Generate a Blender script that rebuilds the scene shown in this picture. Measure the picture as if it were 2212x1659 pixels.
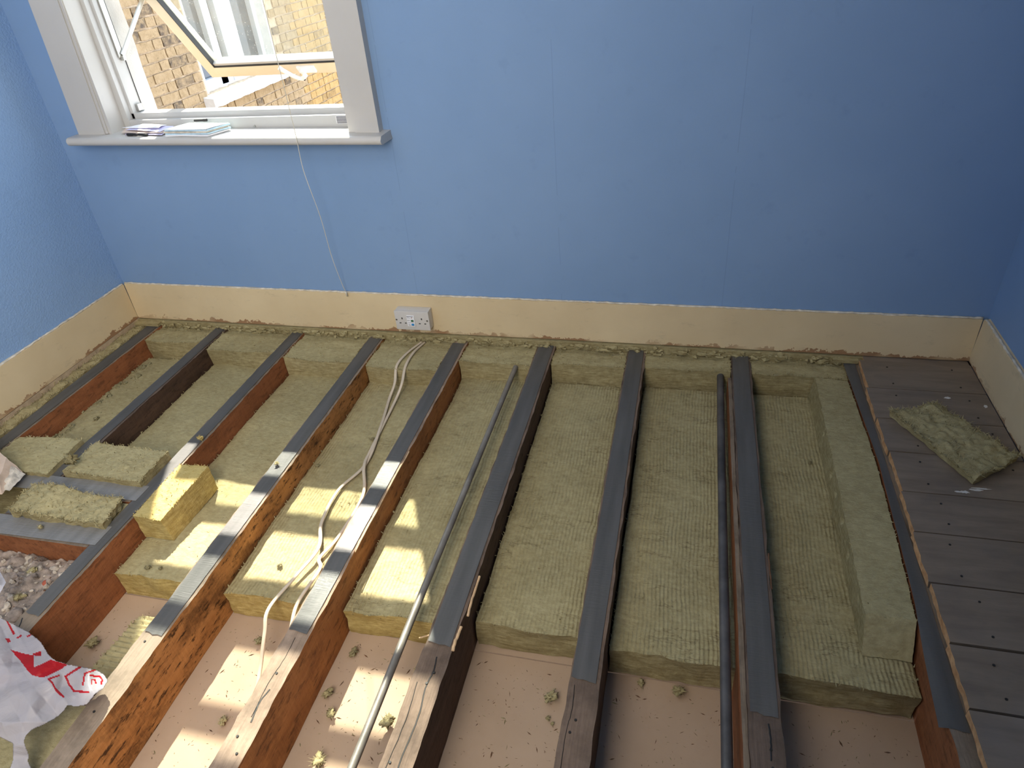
import bpy, bmesh, math, random
import numpy as np
from mathutils import Vector, Matrix, Euler, noise

for o in list(bpy.data.objects): bpy.data.objects.remove(o)
sc = bpy.context.scene
C = sc.collection
R = random.Random(7)

# ------------------------------------------------------------------ camera, world, lights, exposure
cam_d = bpy.data.cameras.new('camera'); cam = bpy.data.objects.new('camera', cam_d); C.objects.link(cam)
cam_d.sensor_width = 36; cam_d.lens = 36*1483.587/2212; cam_d.clip_start = .02
cam.location = (2.12408668, -2.00970019, 1.22402539)
cam.rotation_euler = (.97085951, .0778735233, .2300834)
sc.camera = cam

world = bpy.data.worlds.new('sky'); sc.world = world; world.use_nodes = True
wn = world.node_tree.nodes; wl = world.node_tree.links
bg = wn['Background']
wtc = wn.new('ShaderNodeTexCoord'); wsx = wn.new('ShaderNodeSeparateXYZ'); wr = wn.new('ShaderNodeValToRGB')
wl.new(wtc.outputs['Generated'], wsx.inputs[0]); wl.new(wsx.outputs['Z'], wr.inputs[0]); wl.new(wr.outputs[0], bg.inputs[0])
wr.color_ramp.elements[0].position = 0.0; wr.color_ramp.elements[0].color = (.88, .92, 1, 1)
wr.color_ramp.elements[1].position = 1.0; wr.color_ramp.elements[1].color = (.50, .70, 1, 1)
bg.inputs[1].default_value = 4.8

sd = bpy.data.lights.new('sun', 'SUN'); so = bpy.data.objects.new('sun', sd); C.objects.link(so)
sd.energy = 19.0; sd.angle = math.radians(.6); sd.color = (1, .93, .80)
SUN = Vector((.47, -1, -1.2)).normalized()
so.rotation_euler = SUN.to_track_quat('-Z', 'Y').to_euler(); so.location = (-1.5, 4, 5)

ad = bpy.data.lights.new('added_room_fill', 'AREA'); ao = bpy.data.objects.new('added_room_fill', ad); C.objects.link(ao)  # unseen fill lamp, added to brighten the left and back walls
ad.shape = 'RECTANGLE'; ad.size = 1.1; ad.size_y = 1.1; ad.energy = 58; ad.color = (1.0, .93, .84)
ao.location = (1.6, -2.45, 1.5); ao.rotation_euler = (math.radians(82), 0, math.radians(56))

cd_ = bpy.data.lights.new('added_overhead_fill', 'AREA'); co_ = bpy.data.objects.new('added_overhead_fill', cd_); C.objects.link(co_)  # unseen overhead fill, added to lift the upward faces
cd_.shape = 'RECTANGLE'; cd_.size = 1.3; cd_.size_y = .9; cd_.energy = 11; cd_.color = (1.0, .95, .88)
co_.location = (1.1, -1.7, 2.42); co_.rotation_euler = (math.radians(8), math.radians(-6), 0)

sc.view_settings.view_transform = 'Standard'; sc.view_settings.look = 'None'
sc.view_settings.gamma = 1; sc.view_settings.use_curve_mapping = False
sc.view_settings.exposure = 0.0
sc.render.engine = 'CYCLES'
sc.cycles.use_denoising = True
sc.cycles.max_bounces = 10; sc.cycles.diffuse_bounces = 6; sc.cycles.transparent_max_bounces = 12
sc.cycles.caustics_reflective = False; sc.cycles.caustics_refractive = False
sc.cycles.sample_clamp_indirect = 6

# ------------------------------------------------------------------ materials
def nodes(name):
    m = bpy.data.materials.new(name); m.use_nodes = True
    nt = m.node_tree; b = nt.nodes['Principled BSDF']
    return m, nt, b
def N(nt, typ, **kw):
    n = nt.nodes.new(typ)
    for k, v in kw.items():
        if k.startswith('i_'):
            key = k[2:].replace('_', ' ')
            n.inputs[int(key) if key.isdigit() else key].default_value = v
        else: setattr(n, k, v)
    return n
def ramp(nt, fac, stops):
    r = nt.nodes.new('ShaderNodeValToRGB'); e = r.color_ramp.elements
    while len(e) < len(stops): e.new(.5)
    for el, (p, c) in zip(e, stops):
        el.position = p; el.color = (*c, 1) if len(c) == 3 else c
    nt.links.new(fac, r.inputs[0]); return r.outputs[0]
def mix(nt, fac, a, b, mode='MIX'):
    n = nt.nodes.new('ShaderNodeMix'); n.data_type = 'RGBA'; n.blend_type = mode
    for s, v in ((0, fac), (6, a), (7, b)):
        if isinstance(v, bpy.types.NodeSocket): nt.links.new(v, n.inputs[s])
        elif s == 0: n.inputs[0].default_value = v
        else: n.inputs[s].default_value = (*v, 1)
    return n.outputs[2]
def math_(nt, op, a, b=0.0, c=None):
    n = nt.nodes.new('ShaderNodeMath'); n.operation = op
    for i, v in enumerate((a, b) if c is None else (a, b, c)):
        if isinstance(v, bpy.types.NodeSocket): nt.links.new(v, n.inputs[i])
        else: n.inputs[i].default_value = v
    return n.outputs[0]
def coord(nt, scale=(1, 1, 1), rot=(0, 0, 0), world=True):
    m = nt.nodes.new('ShaderNodeMapping'); m.inputs['Scale'].default_value = scale; m.inputs['Rotation'].default_value = rot
    if world:
        g = nt.nodes.new('ShaderNodeNewGeometry'); nt.links.new(g.outputs['Position'], m.inputs[0])
    else:
        g = nt.nodes.new('ShaderNodeTexCoord'); nt.links.new(g.outputs['Object'], m.inputs[0])
    return m.outputs[0]
def noi(nt, vec, scale, detail=4, rough=.55, dist=0):
    n = N(nt, 'ShaderNodeTexNoise'); n.inputs['Scale'].default_value = scale; n.inputs['Detail'].default_value = detail
    n.inputs['Roughness'].default_value = rough; n.inputs['Distortion'].default_value = dist
    nt.links.new(vec, n.inputs['Vector']); return n.outputs[0]
def bump(nt, b, h, strength, dist, prev=None):
    n = nt.nodes.new('ShaderNodeBump'); n.inputs['Strength'].default_value = strength; n.inputs['Distance'].default_value = dist
    nt.links.new(h, n.inputs['Height'])
    if prev: nt.links.new(prev, n.inputs['Normal'])
    nt.links.new(n.outputs[0], b.inputs['Normal']); return n.outputs[0]
def col(nt, b, c):
    if isinstance(c, bpy.types.NodeSocket): nt.links.new(c, b.inputs['Base Color'])
    else: b.inputs['Base Color'].default_value = (*c, 1)

def simple(name, c, rough=.5, metal=0, var=.08, scale=12, bumpd=.0006, spec=.5):
    m, nt, b = nodes(name); v = coord(nt)
    n = noi(nt, v, scale, 5)
    lo = tuple(x*(1-var) for x in c); hi = tuple(min(1, x*(1+var)) for x in c)
    col(nt, b, ramp(nt, n, [(.3, lo), (.7, hi)]))
    b.inputs['Roughness'].default_value = rough; b.inputs['Metallic'].default_value = metal
    b.inputs['Specular IOR Level'].default_value = spec
    if bumpd: bump(nt, b, noi(nt, v, scale*9, 3), .5, bumpd)
    return m

def mat_wall(name, seams=(), woodchip=0.0):
    m, nt, b = nodes(name); v = coord(nt)
    n1 = noi(nt, v, 1.3, 4, .6); n2 = noi(nt, v, 14, 6, .65)
    pale = 1.22 if woodchip else 1.0  # woodchip wall's blue raised to imitate stronger light falling on it
    c = ramp(nt, n1, [(.25, (.180*pale, .295*pale, .490*pale)), (.75, (.220*pale, .340*pale, .540*pale))])
    c = mix(nt, math_(nt, 'MULTIPLY', ramp(nt, n2, [(.60, (0, 0, 0)), (.80, (1, 1, 1))]), .22), c, (.10, .17, .33))
    sx = N(nt, 'ShaderNodeSeparateXYZ'); nt.links.new(v, sx.inputs[0])
    wob = math_(nt, 'MULTIPLY', math_(nt, 'SUBTRACT', noi(nt, v, 2.2, 3), .5), .012)
    h = math_(nt, 'MULTIPLY', noi(nt, v, 260 if woodchip else 150, 3, .6), 1.0)
    for x in seams:
        d = math_(nt, 'ABSOLUTE', math_(nt, 'SUBTRACT', math_(nt, 'ADD', sx.outputs[0], wob), x))
        line = math_(nt, 'LESS_THAN', d, .0010)
        brk = math_(nt, 'GREATER_THAN', noi(nt, v, 9, 2), .42)
        c = mix(nt, math_(nt, 'MULTIPLY', math_(nt, 'MULTIPLY', line, brk), .2), c, (.07, .12, .24))
    col(nt, b, c)
    b.inputs['Roughness'].default_value = .62
    b.inputs['Specular IOR Level'].default_value = .3
    p = bump(nt, b, noi(nt, v, 5, 3), .35, .006)
    p = bump(nt, b, h, .55 if woodchip else .25, .0022 if woodchip else .0007, p)
    if woodchip:
        vo = N(nt, 'ShaderNodeTexVoronoi', i_Scale=120.0); nt.links.new(v, vo.inputs['Vector'])
        bump(nt, b, vo.outputs['Distance'], .45, .0016, p)
    return m

def mat_cream(name):
    m, nt, b = nodes(name); v = coord(nt)
    n = noi(nt, v, 3, 5, .6); c = ramp(nt, n, [(.3, (.60, .475, .29)), (.7, (.70, .57, .36))])
    sx = N(nt, 'ShaderNodeSeparateXYZ'); nt.links.new(v, sx.inputs[0])
    # scuffs and grey dirt
    sc_ = noi(nt, coord(nt, (3, 3, 9)), 3, 7, .75)
    c = mix(nt, math_(nt, 'MULTIPLY', ramp(nt, sc_, [(.58, (0, 0, 0)), (.72, (1, 1, 1))]), .4), c, (.33, .27, .19))
    # paint chipped off along the bottom edge
    ch = math_(nt, 'ADD', math_(nt, 'MULTIPLY', noi(nt, v, 24, 5, .7), .085), -.034)
    low = math_(nt, 'MULTIPLY', math_(nt, 'LESS_THAN', sx.outputs[2], ch), ramp(nt, noi(nt, v, 3.3, 3), [(.42, (.1,)*3), (.52, (1, 1, 1))]))
    c = mix(nt, math_(nt, 'MULTIPLY', low, .8), c, (.22, .09, .035))
    col(nt, b, c); b.inputs['Roughness'].default_value = .45; b.inputs['Specular IOR Level'].default_value = .3
    p = bump(nt, b, noi(nt, v, 30, 4), .3, .0012)
    return m

def mat_wool(name, c0=(.29, .235, .11), c1=(.50, .435, .235), ribs=True):
    m, nt, b = nodes(name); v = coord(nt)
    n1 = noi(nt, v, 3.6, 6, .62); n2 = noi(nt, coord(nt, (1, 1.6, 1)), 60, 6, .7); n3 = noi(nt, v, 17, 5, .65)
    c = ramp(nt, n1, [(.25, c0), (.75, c1)])
    c = mix(nt, .45, c, ramp(nt, n2, [(.25, (.20, .16, .075)), (.75, (.60, .53, .31))]))
    c = mix(nt, math_(nt, 'MULTIPLY', ramp(nt, n3, [(.62, (0, 0, 0)), (.74, (1, 1, 1))]), .45), c, (.24, .19, .10))
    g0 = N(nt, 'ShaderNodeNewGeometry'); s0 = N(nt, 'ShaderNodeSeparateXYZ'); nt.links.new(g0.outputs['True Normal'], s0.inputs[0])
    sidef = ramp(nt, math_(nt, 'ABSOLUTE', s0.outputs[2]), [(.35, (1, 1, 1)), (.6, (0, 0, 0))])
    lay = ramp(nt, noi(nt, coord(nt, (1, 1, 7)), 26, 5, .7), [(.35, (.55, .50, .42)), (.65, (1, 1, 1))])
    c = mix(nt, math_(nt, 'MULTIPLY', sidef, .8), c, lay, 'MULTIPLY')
    col(nt, b, c); b.inputs['Roughness'].default_value = .95; b.inputs['Specular IOR Level'].default_value = .08
    p = None
    if ribs:
        geo = N(nt, 'ShaderNodeNewGeometry'); sn = N(nt, 'ShaderNodeSeparateXYZ'); nt.links.new(geo.outputs['Normal'], sn.inputs[0])
        up = ramp(nt, sn.outputs[2], [(.6, (0, 0, 0)), (.85, (1, 1, 1))])
        wx = math_(nt, 'MULTIPLY', math_(nt, 'SUBTRACT', noi(nt, v, 6, 2), .5), .03)
        sx = N(nt, 'ShaderNodeSeparateXYZ'); nt.links.new(v, sx.inputs[0])
        # lengthwise ribs pressed into the face, broken by crosswise creases
        row = math_(nt, 'FLOOR', math_(nt, 'DIVIDE', math_(nt, 'ADD', sx.outputs[1], wx), .026))
        off = math_(nt, 'ADD', math_(nt, 'MULTIPLY', math_(nt, 'SINE', math_(nt, 'MULTIPLY', row, 12.9)), .0026), math_(nt, 'MULTIPLY', noi(nt, v, 14, 3, .6), .012))
        ph = math_(nt, 'MULTIPLY', math_(nt, 'ADD', sx.outputs[0], off), 2*math.pi/.0094)
        rib = math_(nt, 'MULTIPLY', math_(nt, 'SINE', ph), .5)
        fr = math_(nt, 'FRACT', math_(nt, 'DIVIDE', math_(nt, 'ADD', sx.outputs[1], wx), .026))
        cr = math_(nt, 'MULTIPLY', math_(nt, 'LESS_THAN', fr, .12), ramp(nt, noi(nt, v, 13, 2), [(.45, (0, 0, 0)), (.55, (1, 1, 1))]))
        msk = ramp(nt, noi(nt, v, 11, 5, .7), [(.36, (.12, .12, .12)), (.60, (1, 1, 1))])
        h = math_(nt, 'MULTIPLY', math_(nt, 'MULTIPLY', math_(nt, 'SUBTRACT', rib, math_(nt, 'MULTIPLY', cr, .8)), msk), up)
        p = bump(nt, b, h, .85, .0024)
        # wavy crosswise cracks
        ck = math_(nt, 'ABSOLUTE', math_(nt, 'SUBTRACT', noi(nt, coord(nt, (.8, 3.2, 1)), 4.2, 5, .62), .5))
        ckm = math_(nt, 'MULTIPLY', math_(nt, 'MULTIPLY', math_(nt, 'LESS_THAN', ck, .006), up), ramp(nt, noi(nt, v, 5.5, 2), [(.48, (0, 0, 0)), (.55, (1, 1, 1))]))
        c = mix(nt, math_(nt, 'MULTIPLY', ckm, .45), c, (.16, .12, .06)); col(nt, b, c)
        p = bump(nt, b, math_(nt, 'SUBTRACT', 1.0, ckm), .7, .003, p)
    p = bump(nt, b, noi(nt, coord(nt, (1, 2.2, 1)), 55, 6, .75), .8, .0045, p)
    p = bump(nt, b, noi(nt, v, 210, 4, .7), .6, .0016, p)
    return m

def mat_joist(name, side0, side1, top0, top1, blotch=.5):
    """Old sawn timber: stained sides with dark blotches, weathered paler top face."""
    m, nt, b = nodes(name)
    v = coord(nt, (6, .6, 6)); vs = coord(nt)
    g = noi(nt, v, 8, 7, .65, .3)
    side = ramp(nt, g, [(.25, side0), (.75, side1)])
    bl = ramp(nt, noi(nt, coord(nt, (1, .45, 1)), 16, 6, .75), [(.48, (0, 0, 0)), (.62, (1, 1, 1))])
    side = mix(nt, math_(nt, 'MULTIPLY', bl, blotch), side, tuple(x*.28 for x in side0))
    side = mix(nt, .17, side, ramp(nt, noi(nt, coord(nt, (1, 26, 1.4), (.06, 0, 0)), 9, 5, .7), [(.3, tuple(x*.4 for x in side0)), (.7, tuple(min(1, x*1.3) for x in side1))]))
    fl_ = ramp(nt, noi(nt, coord(nt, (1, .26, 1)), 80, 5, .7), [(.55, (0, 0, 0)), (.63, (1, 1, 1))])
    side = mix(nt, math_(nt, 'MULTIPLY', fl_, min(1, blotch*1.2)), side, tuple(x*.15 for x in side0))
    gt = noi(nt, coord(nt, (9, .35, 1)), 24, 7, .75, .6)
    top = ramp(nt, gt, [(.25, top0), (.7, top1)])
    pat = ramp(nt, noi(nt, vs, 7, 5, .7), [(.45, (0, 0, 0)), (.65, (1, 1, 1))])
    top0 = tuple(x*.72 for x in top0); top = mix(nt, .32, top, tuple(x*.8 for x in top0)); top = mix(nt, math_(nt, 'MULTIPLY', pat, .6), top, tuple(x*.4 for x in top0))
    geo = N(nt, 'ShaderNodeNewGeometry'); sn = N(nt, 'ShaderNodeSeparateXYZ'); nt.links.new(geo.outputs['True Normal'], sn.inputs[0])
    up = ramp(nt, sn.outputs[2], [(.55, (0, 0, 0)), (.75, (1, 1, 1))])
    col(nt, b, mix(nt, up, side, top))
    b.inputs['Roughness'].default_value = .75; b.inputs['Specular IOR Level'].default_value = .25
    p = bump(nt, b, gt, .6, .0022)
    p = bump(nt, b, noi(nt, coord(nt, (3, 24, 1.2), (.04, 0, 0)), 4, 5, .7), .3, .0015, p)
    p = bump(nt, b, noi(nt, coord(nt, (1, .25, 1)), 70, 5, .7), .6, .003, p)
    return m

def mat_tape(name):
    m, nt, b = nodes(name); v = coord(nt, (1.5, 30, 1))
    n = noi(nt, v, 14, 4, .6); n2 = noi(nt, coord(nt, (14, 1, 1)), 3, 3)
    c = ramp(nt, n2, [(.3, (.155, .15, .142)), (.7, (.22, .213, .202))]); col(nt, b, c)
    r = ramp(nt, noi(nt, coord(nt), 20, 4), [(.3, (.34,)*3), (.7, (.47,)*3)]); nt.links.new(r, b.inputs['Roughness'])
    b.inputs['Specular IOR Level'].default_value = .7
    p = bump(nt, b, noi(nt, coord(nt), 7, 3), .5, .004)
    sx = N(nt, 'ShaderNodeSeparateXYZ'); nt.links.new(coord(nt), sx.inputs[0])
    msk = ramp(nt, noi(nt, coord(nt), 2.3, 2), [(.40, (.4,)*3), (.60, (1, 1, 1))])
    bump(nt, b, math_(nt, 'MULTIPLY', n, msk), .9, .0012, p)
    return m

def mat_board_below():
    m, nt, b = nodes('plasterboard'); v = coord(nt)
    c = ramp(nt, noi(nt, v, 2.5, 5, .6), [(.3, (.37, .265, .18)), (.7, (.45, .33, .235))])
    sp = noi(nt, coord(nt, (1, 1.4, 1)), 95, 3, .6)
    c = mix(nt, math_(nt, 'MULTIPLY', ramp(nt, sp, [(.70, (0, 0, 0)), (.74, (1, 1, 1))]), .7), c, (.16, .10, .06))
    c = mix(nt, math_(nt, 'MULTIPLY', ramp(nt, noi(nt, v, 9, 6, .7), [(.55, (0, 0, 0)), (.8, (1, 1, 1))]), .4), c, (.33, .22, .15))
    col(nt, b, c); b.inputs['Roughness'].default_value = .8; b.inputs['Specular IOR Level'].default_value = .2
    bump(nt, b, noi(nt, v, 30, 4), .3, .002); return m

def mat_plank():
    m, nt, b = nodes('dark_floorboard')
    inf = N(nt, 'ShaderNodeObjectInfo')
    comb = N(nt, 'ShaderNodeCombineXYZ'); nt.links.new(math_(nt, 'MULTIPLY', inf.outputs['Random'], 40), comb.inputs[0]); nt.links.new(math_(nt, 'MULTIPLY', inf.outputs['Random'], 17), comb.inputs[1])
    ad_ = N(nt, 'ShaderNodeVectorMath', operation='ADD'); nt.links.new(coord(nt, (1.0, 6, 6)), ad_.inputs[0]); nt.links.new(comb.outputs[0], ad_.inputs[1])
    g = noi(nt, ad_.outputs[0], 5, 7, .65, .4)
    c = ramp(nt, g, [(.25, (.15, .115, .085)), (.75, (.25, .20, .15))])
    c = mix(nt, math_(nt, 'MULTIPLY', ramp(nt, noi(nt, coord(nt), 6, 5, .6), [(.5, (0, 0, 0)), (.75, (1, 1, 1))]), .5), c, (.085, .078, .078))
    c = mix(nt, math_(nt, 'MULTIPLY', ramp(nt, noi(nt, coord(nt), 3.1, 3, .6), [(.6, (0, 0, 0)), (.85, (1, 1, 1))]), .5), c, (.26, .24, .23))
    geo = N(nt, 'ShaderNodeNewGeometry'); sn = N(nt, 'ShaderNodeSeparateXYZ'); nt.links.new(geo.outputs['True Normal'], sn.inputs[0])
    endf = math_(nt, 'LESS_THAN', sn.outputs[0], -.6)
    c = mix(nt, endf, c, ramp(nt, noi(nt, coord(nt), 70, 5), [(.3, (.40, .20, .08)), (.7, (.68, .42, .22))]))
    col(nt, b, c); b.inputs['Roughness'].default_value = .55; b.inputs['Specular IOR Level'].default_value = .3
    bump(nt, b, g, .4, .0012); return m

def mat_glass():
    m, nt, b = nodes('pane_glass'); nt.nodes.remove(b)
    out = nt.nodes['Material Output']
    tr = N(nt, 'ShaderNodeBsdfTransparent'); tr.inputs[0].default_value = (.93, .96, .94, 1)
    gl = N(nt, 'ShaderNodeBsdfGlossy'); gl.inputs['Roughness'].default_value = .02
    df = N(nt, 'ShaderNodeBsdfDiffuse'); df.inputs[0].default_value = (.85, .86, .84, 1)
    lw = N(nt, 'ShaderNodeLayerWeight'); lw.inputs['Blend'].default_value = .5
    fr = math_(nt, 'ADD', math_(nt, 'MULTIPLY', math_(nt, 'POWER', lw.outputs['Facing'], 4.0), .6), .04)
    m1 = N(nt, 'ShaderNodeMixShader'); nt.links.new(fr, m1.inputs[0]); nt.links.new(tr.outputs[0], m1.inputs[1]); nt.links.new(gl.outputs[0], m1.inputs[2])
    v = coord(nt)
    vo = N(nt, 'ShaderNodeTexVoronoi', i_Scale=75.0); nt.links.new(coord(nt, (1, 1, 1.0)), vo.inputs['Vector'])
    spot = math_(nt, 'MULTIPLY', math_(nt, 'LESS_THAN', vo.outputs['Distance'], .13), math_(nt, 'GREATER_THAN', noi(nt, v, 12, 3), .52))
    film = ramp(nt, noi(nt, v, 6, 5, .7), [(.3, (.05,)*3), (.8, (.17,)*3)])  # dirty film, also raised to imitate the sky's milky reflection
    f = math_(nt, 'MAXIMUM', math_(nt, 'MULTIPLY', spot, .8), film)
    m2 = N(nt, 'ShaderNodeMixShader'); nt.links.new(f, m2.inputs[0]); nt.links.new(m1.outputs[0], m2.inputs[1]); nt.links.new(df.outputs[0], m2.inputs[2])
    nt.links.new(m2.outputs[0], out.inputs[0]); return m

def mat_brick(name, a, b_, dark):
    m, nt, b = nodes(name); inf = N(nt, 'ShaderNodeObjectInfo')
    v = coord(nt)
    c = ramp(nt, noi(nt, v, 22, 6, .7), [(.3, a), (.7, b_)])
    dk = ramp(nt, inf.outputs['Random'], [(.80, (0, 0, 0)), (.90, (1, 1, 1))])
    c = mix(nt, math_(nt, 'MULTIPLY', dk, ramp(nt, noi(nt, v, 18, 4, .7), [(.4, (.2,)*3), (.6, (.9,)*3)])), c, dark)
    c = mix(nt, math_(nt, 'MULTIPLY', ramp(nt, noi(nt, v, 45, 5, .75), [(.58, (0, 0, 0)), (.68, (1, 1, 1))]), .7), c, tuple(x*.35 for x in a))
    col(nt, b, c); b.inputs['Roughness'].default_value = .9; b.inputs['Specular IOR Level'].default_value = .1
    bump(nt, b, noi(nt, v, 60, 6, .75), .8, .006); return m

def mat_brickwall():
    m, nt, b = nodes('far_brickwork'); v = coord(nt)
    sx = N(nt, 'ShaderNodeSeparateXYZ'); nt.links.new(v, sx.inputs[0])
    cb = N(nt, 'ShaderNodeCombineXYZ'); nt.links.new(math_(nt, 'ADD', sx.outputs[0], sx.outputs[1]), cb.inputs[0]); nt.links.new(sx.outputs[2], cb.inputs[1])
    br = N(nt, 'ShaderNodeTexBrick', i_Scale=1.0); br.inputs['Brick Width'].default_value = .225; br.inputs['Row Height'].default_value = .075; br.inputs['Mortar Size'].default_value = .008
    br.inputs['Color1'].default_value = (.25, .16, .075, 1); br.inputs['Color2'].default_value = (.32, .22, .11, 1); br.inputs['Mortar'].default_value = (.28, .21, .14, 1)
    nt.links.new(cb.outputs[0], br.inputs['Vector']); nt.links.new(br.outputs[0], b.inputs[0]); b.inputs['Roughness'].default_value = .9
    return m

M = {}
M['wall_blue'] = mat_wall('blue_emulsion', seams=(1.222, 1.735, 2.25))
M['wall_blue_chip'] = mat_wall('blue_emulsion_woodchip', woodchip=1.0)
M['cream'] = mat_cream('cream_gloss_paint')
M['caulk'] = simple('old_caulk', (.62, .56, .46), .7, var=.3, scale=40, bumpd=.002)
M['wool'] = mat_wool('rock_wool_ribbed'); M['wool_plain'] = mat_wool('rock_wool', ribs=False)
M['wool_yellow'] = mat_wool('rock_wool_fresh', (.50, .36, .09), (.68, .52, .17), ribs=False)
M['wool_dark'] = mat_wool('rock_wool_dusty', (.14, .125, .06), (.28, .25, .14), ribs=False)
M['tape'] = mat_tape('grey_joist_tape')
M['plasterboard'] = mat_board_below()
M['plank'] = mat_plank()
M['white_paint'] = simple('white_gloss_paint', (.50, .485, .46), .35, var=.04, scale=5, bumpd=.0005)
M['upvc_warm'] = simple('yellowed_plastic_frame', (.68, .60, .46), .35, var=.03, bumpd=0)
M['upvc'] = simple('white_plastic_frame', (.50, .50, .49), .3, var=.02, bumpd=0)
M['rubber'] = simple('black_gasket', (.03, .03, .03), .6, bumpd=0)
M['metal'] = simple('zinc_metal', (.55, .54, .50), .4, 1, bumpd=0)
M['glass'] = mat_glass()
M['dark_glass'] = simple('dark_window_glass', (.045, .055, .065), .06, bumpd=0)
M['brick'] = mat_brick('stock_brick', (.24, .165, .085), (.36, .26, .15), (.07, .055, .045))
M['brick_yellow_lit'] = mat_brick('yellow_lit_stock_brick', (.30, .18, .065), (.42, .28, .12), (.20, .13, .06))  # yellower brick, its tone brightened to imitate sunlight past the corner
M['mortar'] = simple('lime_mortar', (.42, .32, .21), .95, var=.25, scale=30, bumpd=.004)
M['far_brick'] = mat_brickwall()
M['ext_white'] = simple('white_masonry_paint', (.62, .60, .56), .8, var=.06, scale=20, bumpd=.003)
M['paving'] = simple('yard_concrete', (.35, .33, .30), .9, var=.2, scale=3, bumpd=.003)
M['ceiling'] = simple('ceiling_paint', (.78, .77, .74), .8, var=.03, bumpd=.0005)
M['pipe'] = simple('dull_iron_pipe', (.10, .092, .088), .5, .4, var=.45, scale=14, bumpd=.0006)
M['pipe_grey'] = simple('grey_metal_pipe', (.22, .20, .17), .45, .3, var=.3, scale=14, bumpd=.0006)  # warm grey metal, lighter than the other pipe
M['cable'] = simple('aged_white_cable', (.56, .47, .35), .45, var=.12, scale=20, bumpd=0)
M['cord'] = simple('off_white_cord', (.62, .58, .48), .8, var=.1, bumpd=0)
M['socket'] = simple('white_socket_plastic', (.60, .58, .55), .35, var=.05, bumpd=0)
M['black'] = simple('black', (.012, .011, .010), .6, bumpd=0)
M['green'] = simple('green_button', (.03, .13, .05), .4, bumpd=0)
M['blue'] = simple('blue_button', (.02, .22, .50), .4, bumpd=0)
M['ink'] = simple('dark_ink', (.04, .04, .05), .7, bumpd=0)
M['paper'] = simple('white_paper', (.82, .82, .84), .7, var=.02, bumpd=0)
M['paper_lilac'] = simple('lilac_paper', (.60, .58, .80), .6, var=.1, bumpd=0)
M['paper_blue'] = simple('pale_blue_paper', (.50, .68, .80), .6, var=.15, scale=60, bumpd=0)
M['paper_tan'] = simple('tan_paper', (.62, .50, .42), .6, bumpd=0)
M['rubble'] = simple('lime_rubble', (.27, .215, .175), .95, var=.55, scale=42, bumpd=.004)
M['rubble_red'] = simple('red_brick_chip', (.30, .07, .035), .9, var=.3, scale=60, bumpd=.002)
M['stone_pale'] = simple('pale_lime_chip', (.42, .36, .29), .9, var=.4, scale=60, bumpd=.002)
M['splinter'] = simple('splinter', (.12, .06, .03), .9, var=.5, scale=30, bumpd=0)
M['fresh_wood'] = simple('fresh_split_wood', (.60, .40, .22), .7, var=.25, scale=60, bumpd=.001)
M['broken_plaster'] = simple('broken_plaster', (.50, .45, .38), .95, var=.4, scale=50, bumpd=.004)
JM = {
 'brown': mat_joist('joist_brown', (.20, .068, .026), (.34, .13, .052), (.19, .145, .105), (.34, .27, .20), .35),
 'orange': mat_joist('joist_orange', (.32, .13, .036), (.52, .25, .085), (.22, .17, .125), (.40, .31, .23), .8),
 'red': mat_joist('joist_red', (.30, .105, .034), (.47, .20, .066), (.30, .215, .155), (.50, .37, .27), .45),
 'dark': mat_joist('joist_dark', (.050, .030, .020), (.105, .058, .036), (.10, .075, .060), (.22, .155, .115), .4),
 'grey': mat_joist('joist_greybrown', (.070, .040, .026), (.15, .085, .052), (.15, .105, .078), (.28, .20, .145), .4),
}

# ------------------------------------------------------------------ helpers
def link(name, me, mat=None, parent=None, loc=None):
    o = bpy.data.objects.new(name, me); C.objects.link(o)
    if mat is not None:
        for mm in (mat if isinstance(mat, (list, tuple)) else [mat]): me.materials.append(mm)
    if parent is not None: o.parent = parent
    if loc is not None: o.location = loc
    return o
def empty(name, loc=(0, 0, 0)):
    o = bpy.data.objects.new(name, None); C.objects.link(o); o.location = loc; o.empty_display_size = .05; return o
def tag(o, label=None, cat=None, group=None, kind=None):
    if label: o['label'] = label
    if cat: o['category'] = cat
    if group: o['group'] = group
    if kind: o['kind'] = kind
    return o
def rebase(o, loc):
    """Move the object's origin to loc while its mesh stays where it stands (parents sit at their own loc)."""
    L = Vector(loc) - (o.parent.location if o.parent else Vector((0, 0, 0)))
    o.data.transform(Matrix.Translation(-Vector(loc))); o.location = L
def attach(o, root):
    """Parent a mesh built in world coordinates to a root standing at root.location."""
    o.parent = root; o.data.transform(Matrix.Translation(-root.location)); return o
def bm_mesh(bm, name='m', smooth=False, angle=None):
    me = bpy.data.meshes.new(name); bm.normal_update(); bm.to_mesh(me); bm.free()
    if smooth or angle:
        for p in me.polygons: p.use_smooth = True
        if angle: me.set_sharp_from_angle(angle=math.radians(angle))
    return me
def add_box(bm, x0, x1, y0, y1, z0, z1, bev=0.0, mi=0):
    r = bmesh.ops.create_cube(bm, size=1)
    for v in r['verts']:
        v.co = Vector(((x0+x1)/2+v.co.x*(x1-x0), (y0+y1)/2+v.co.y*(y1-y0), (z0+z1)/2+v.co.z*(z1-z0)))
    fs = set(f for v in r['verts'] for f in v.link_faces)
    if bev:
        es = list(set(e for v in r['verts'] for e in v.link_edges))
        q = bmesh.ops.bevel(bm, geom=es, offset=bev, segments=2, affect='EDGES', profile=.6)
        fs = set(q['faces'])
    for f in fs: f.material_index = mi
def box(name, x0, x1, y0, y1, z0, z1, mat, root=None, bev=0.0):
    bm = bmesh.new(); add_box(bm, x0, x1, y0, y1, z0, z1, bev)
    o = link(name, bm_mesh(bm, name, angle=40 if bev else None), mat)
    return attach(o, root) if root is not None else o
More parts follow.
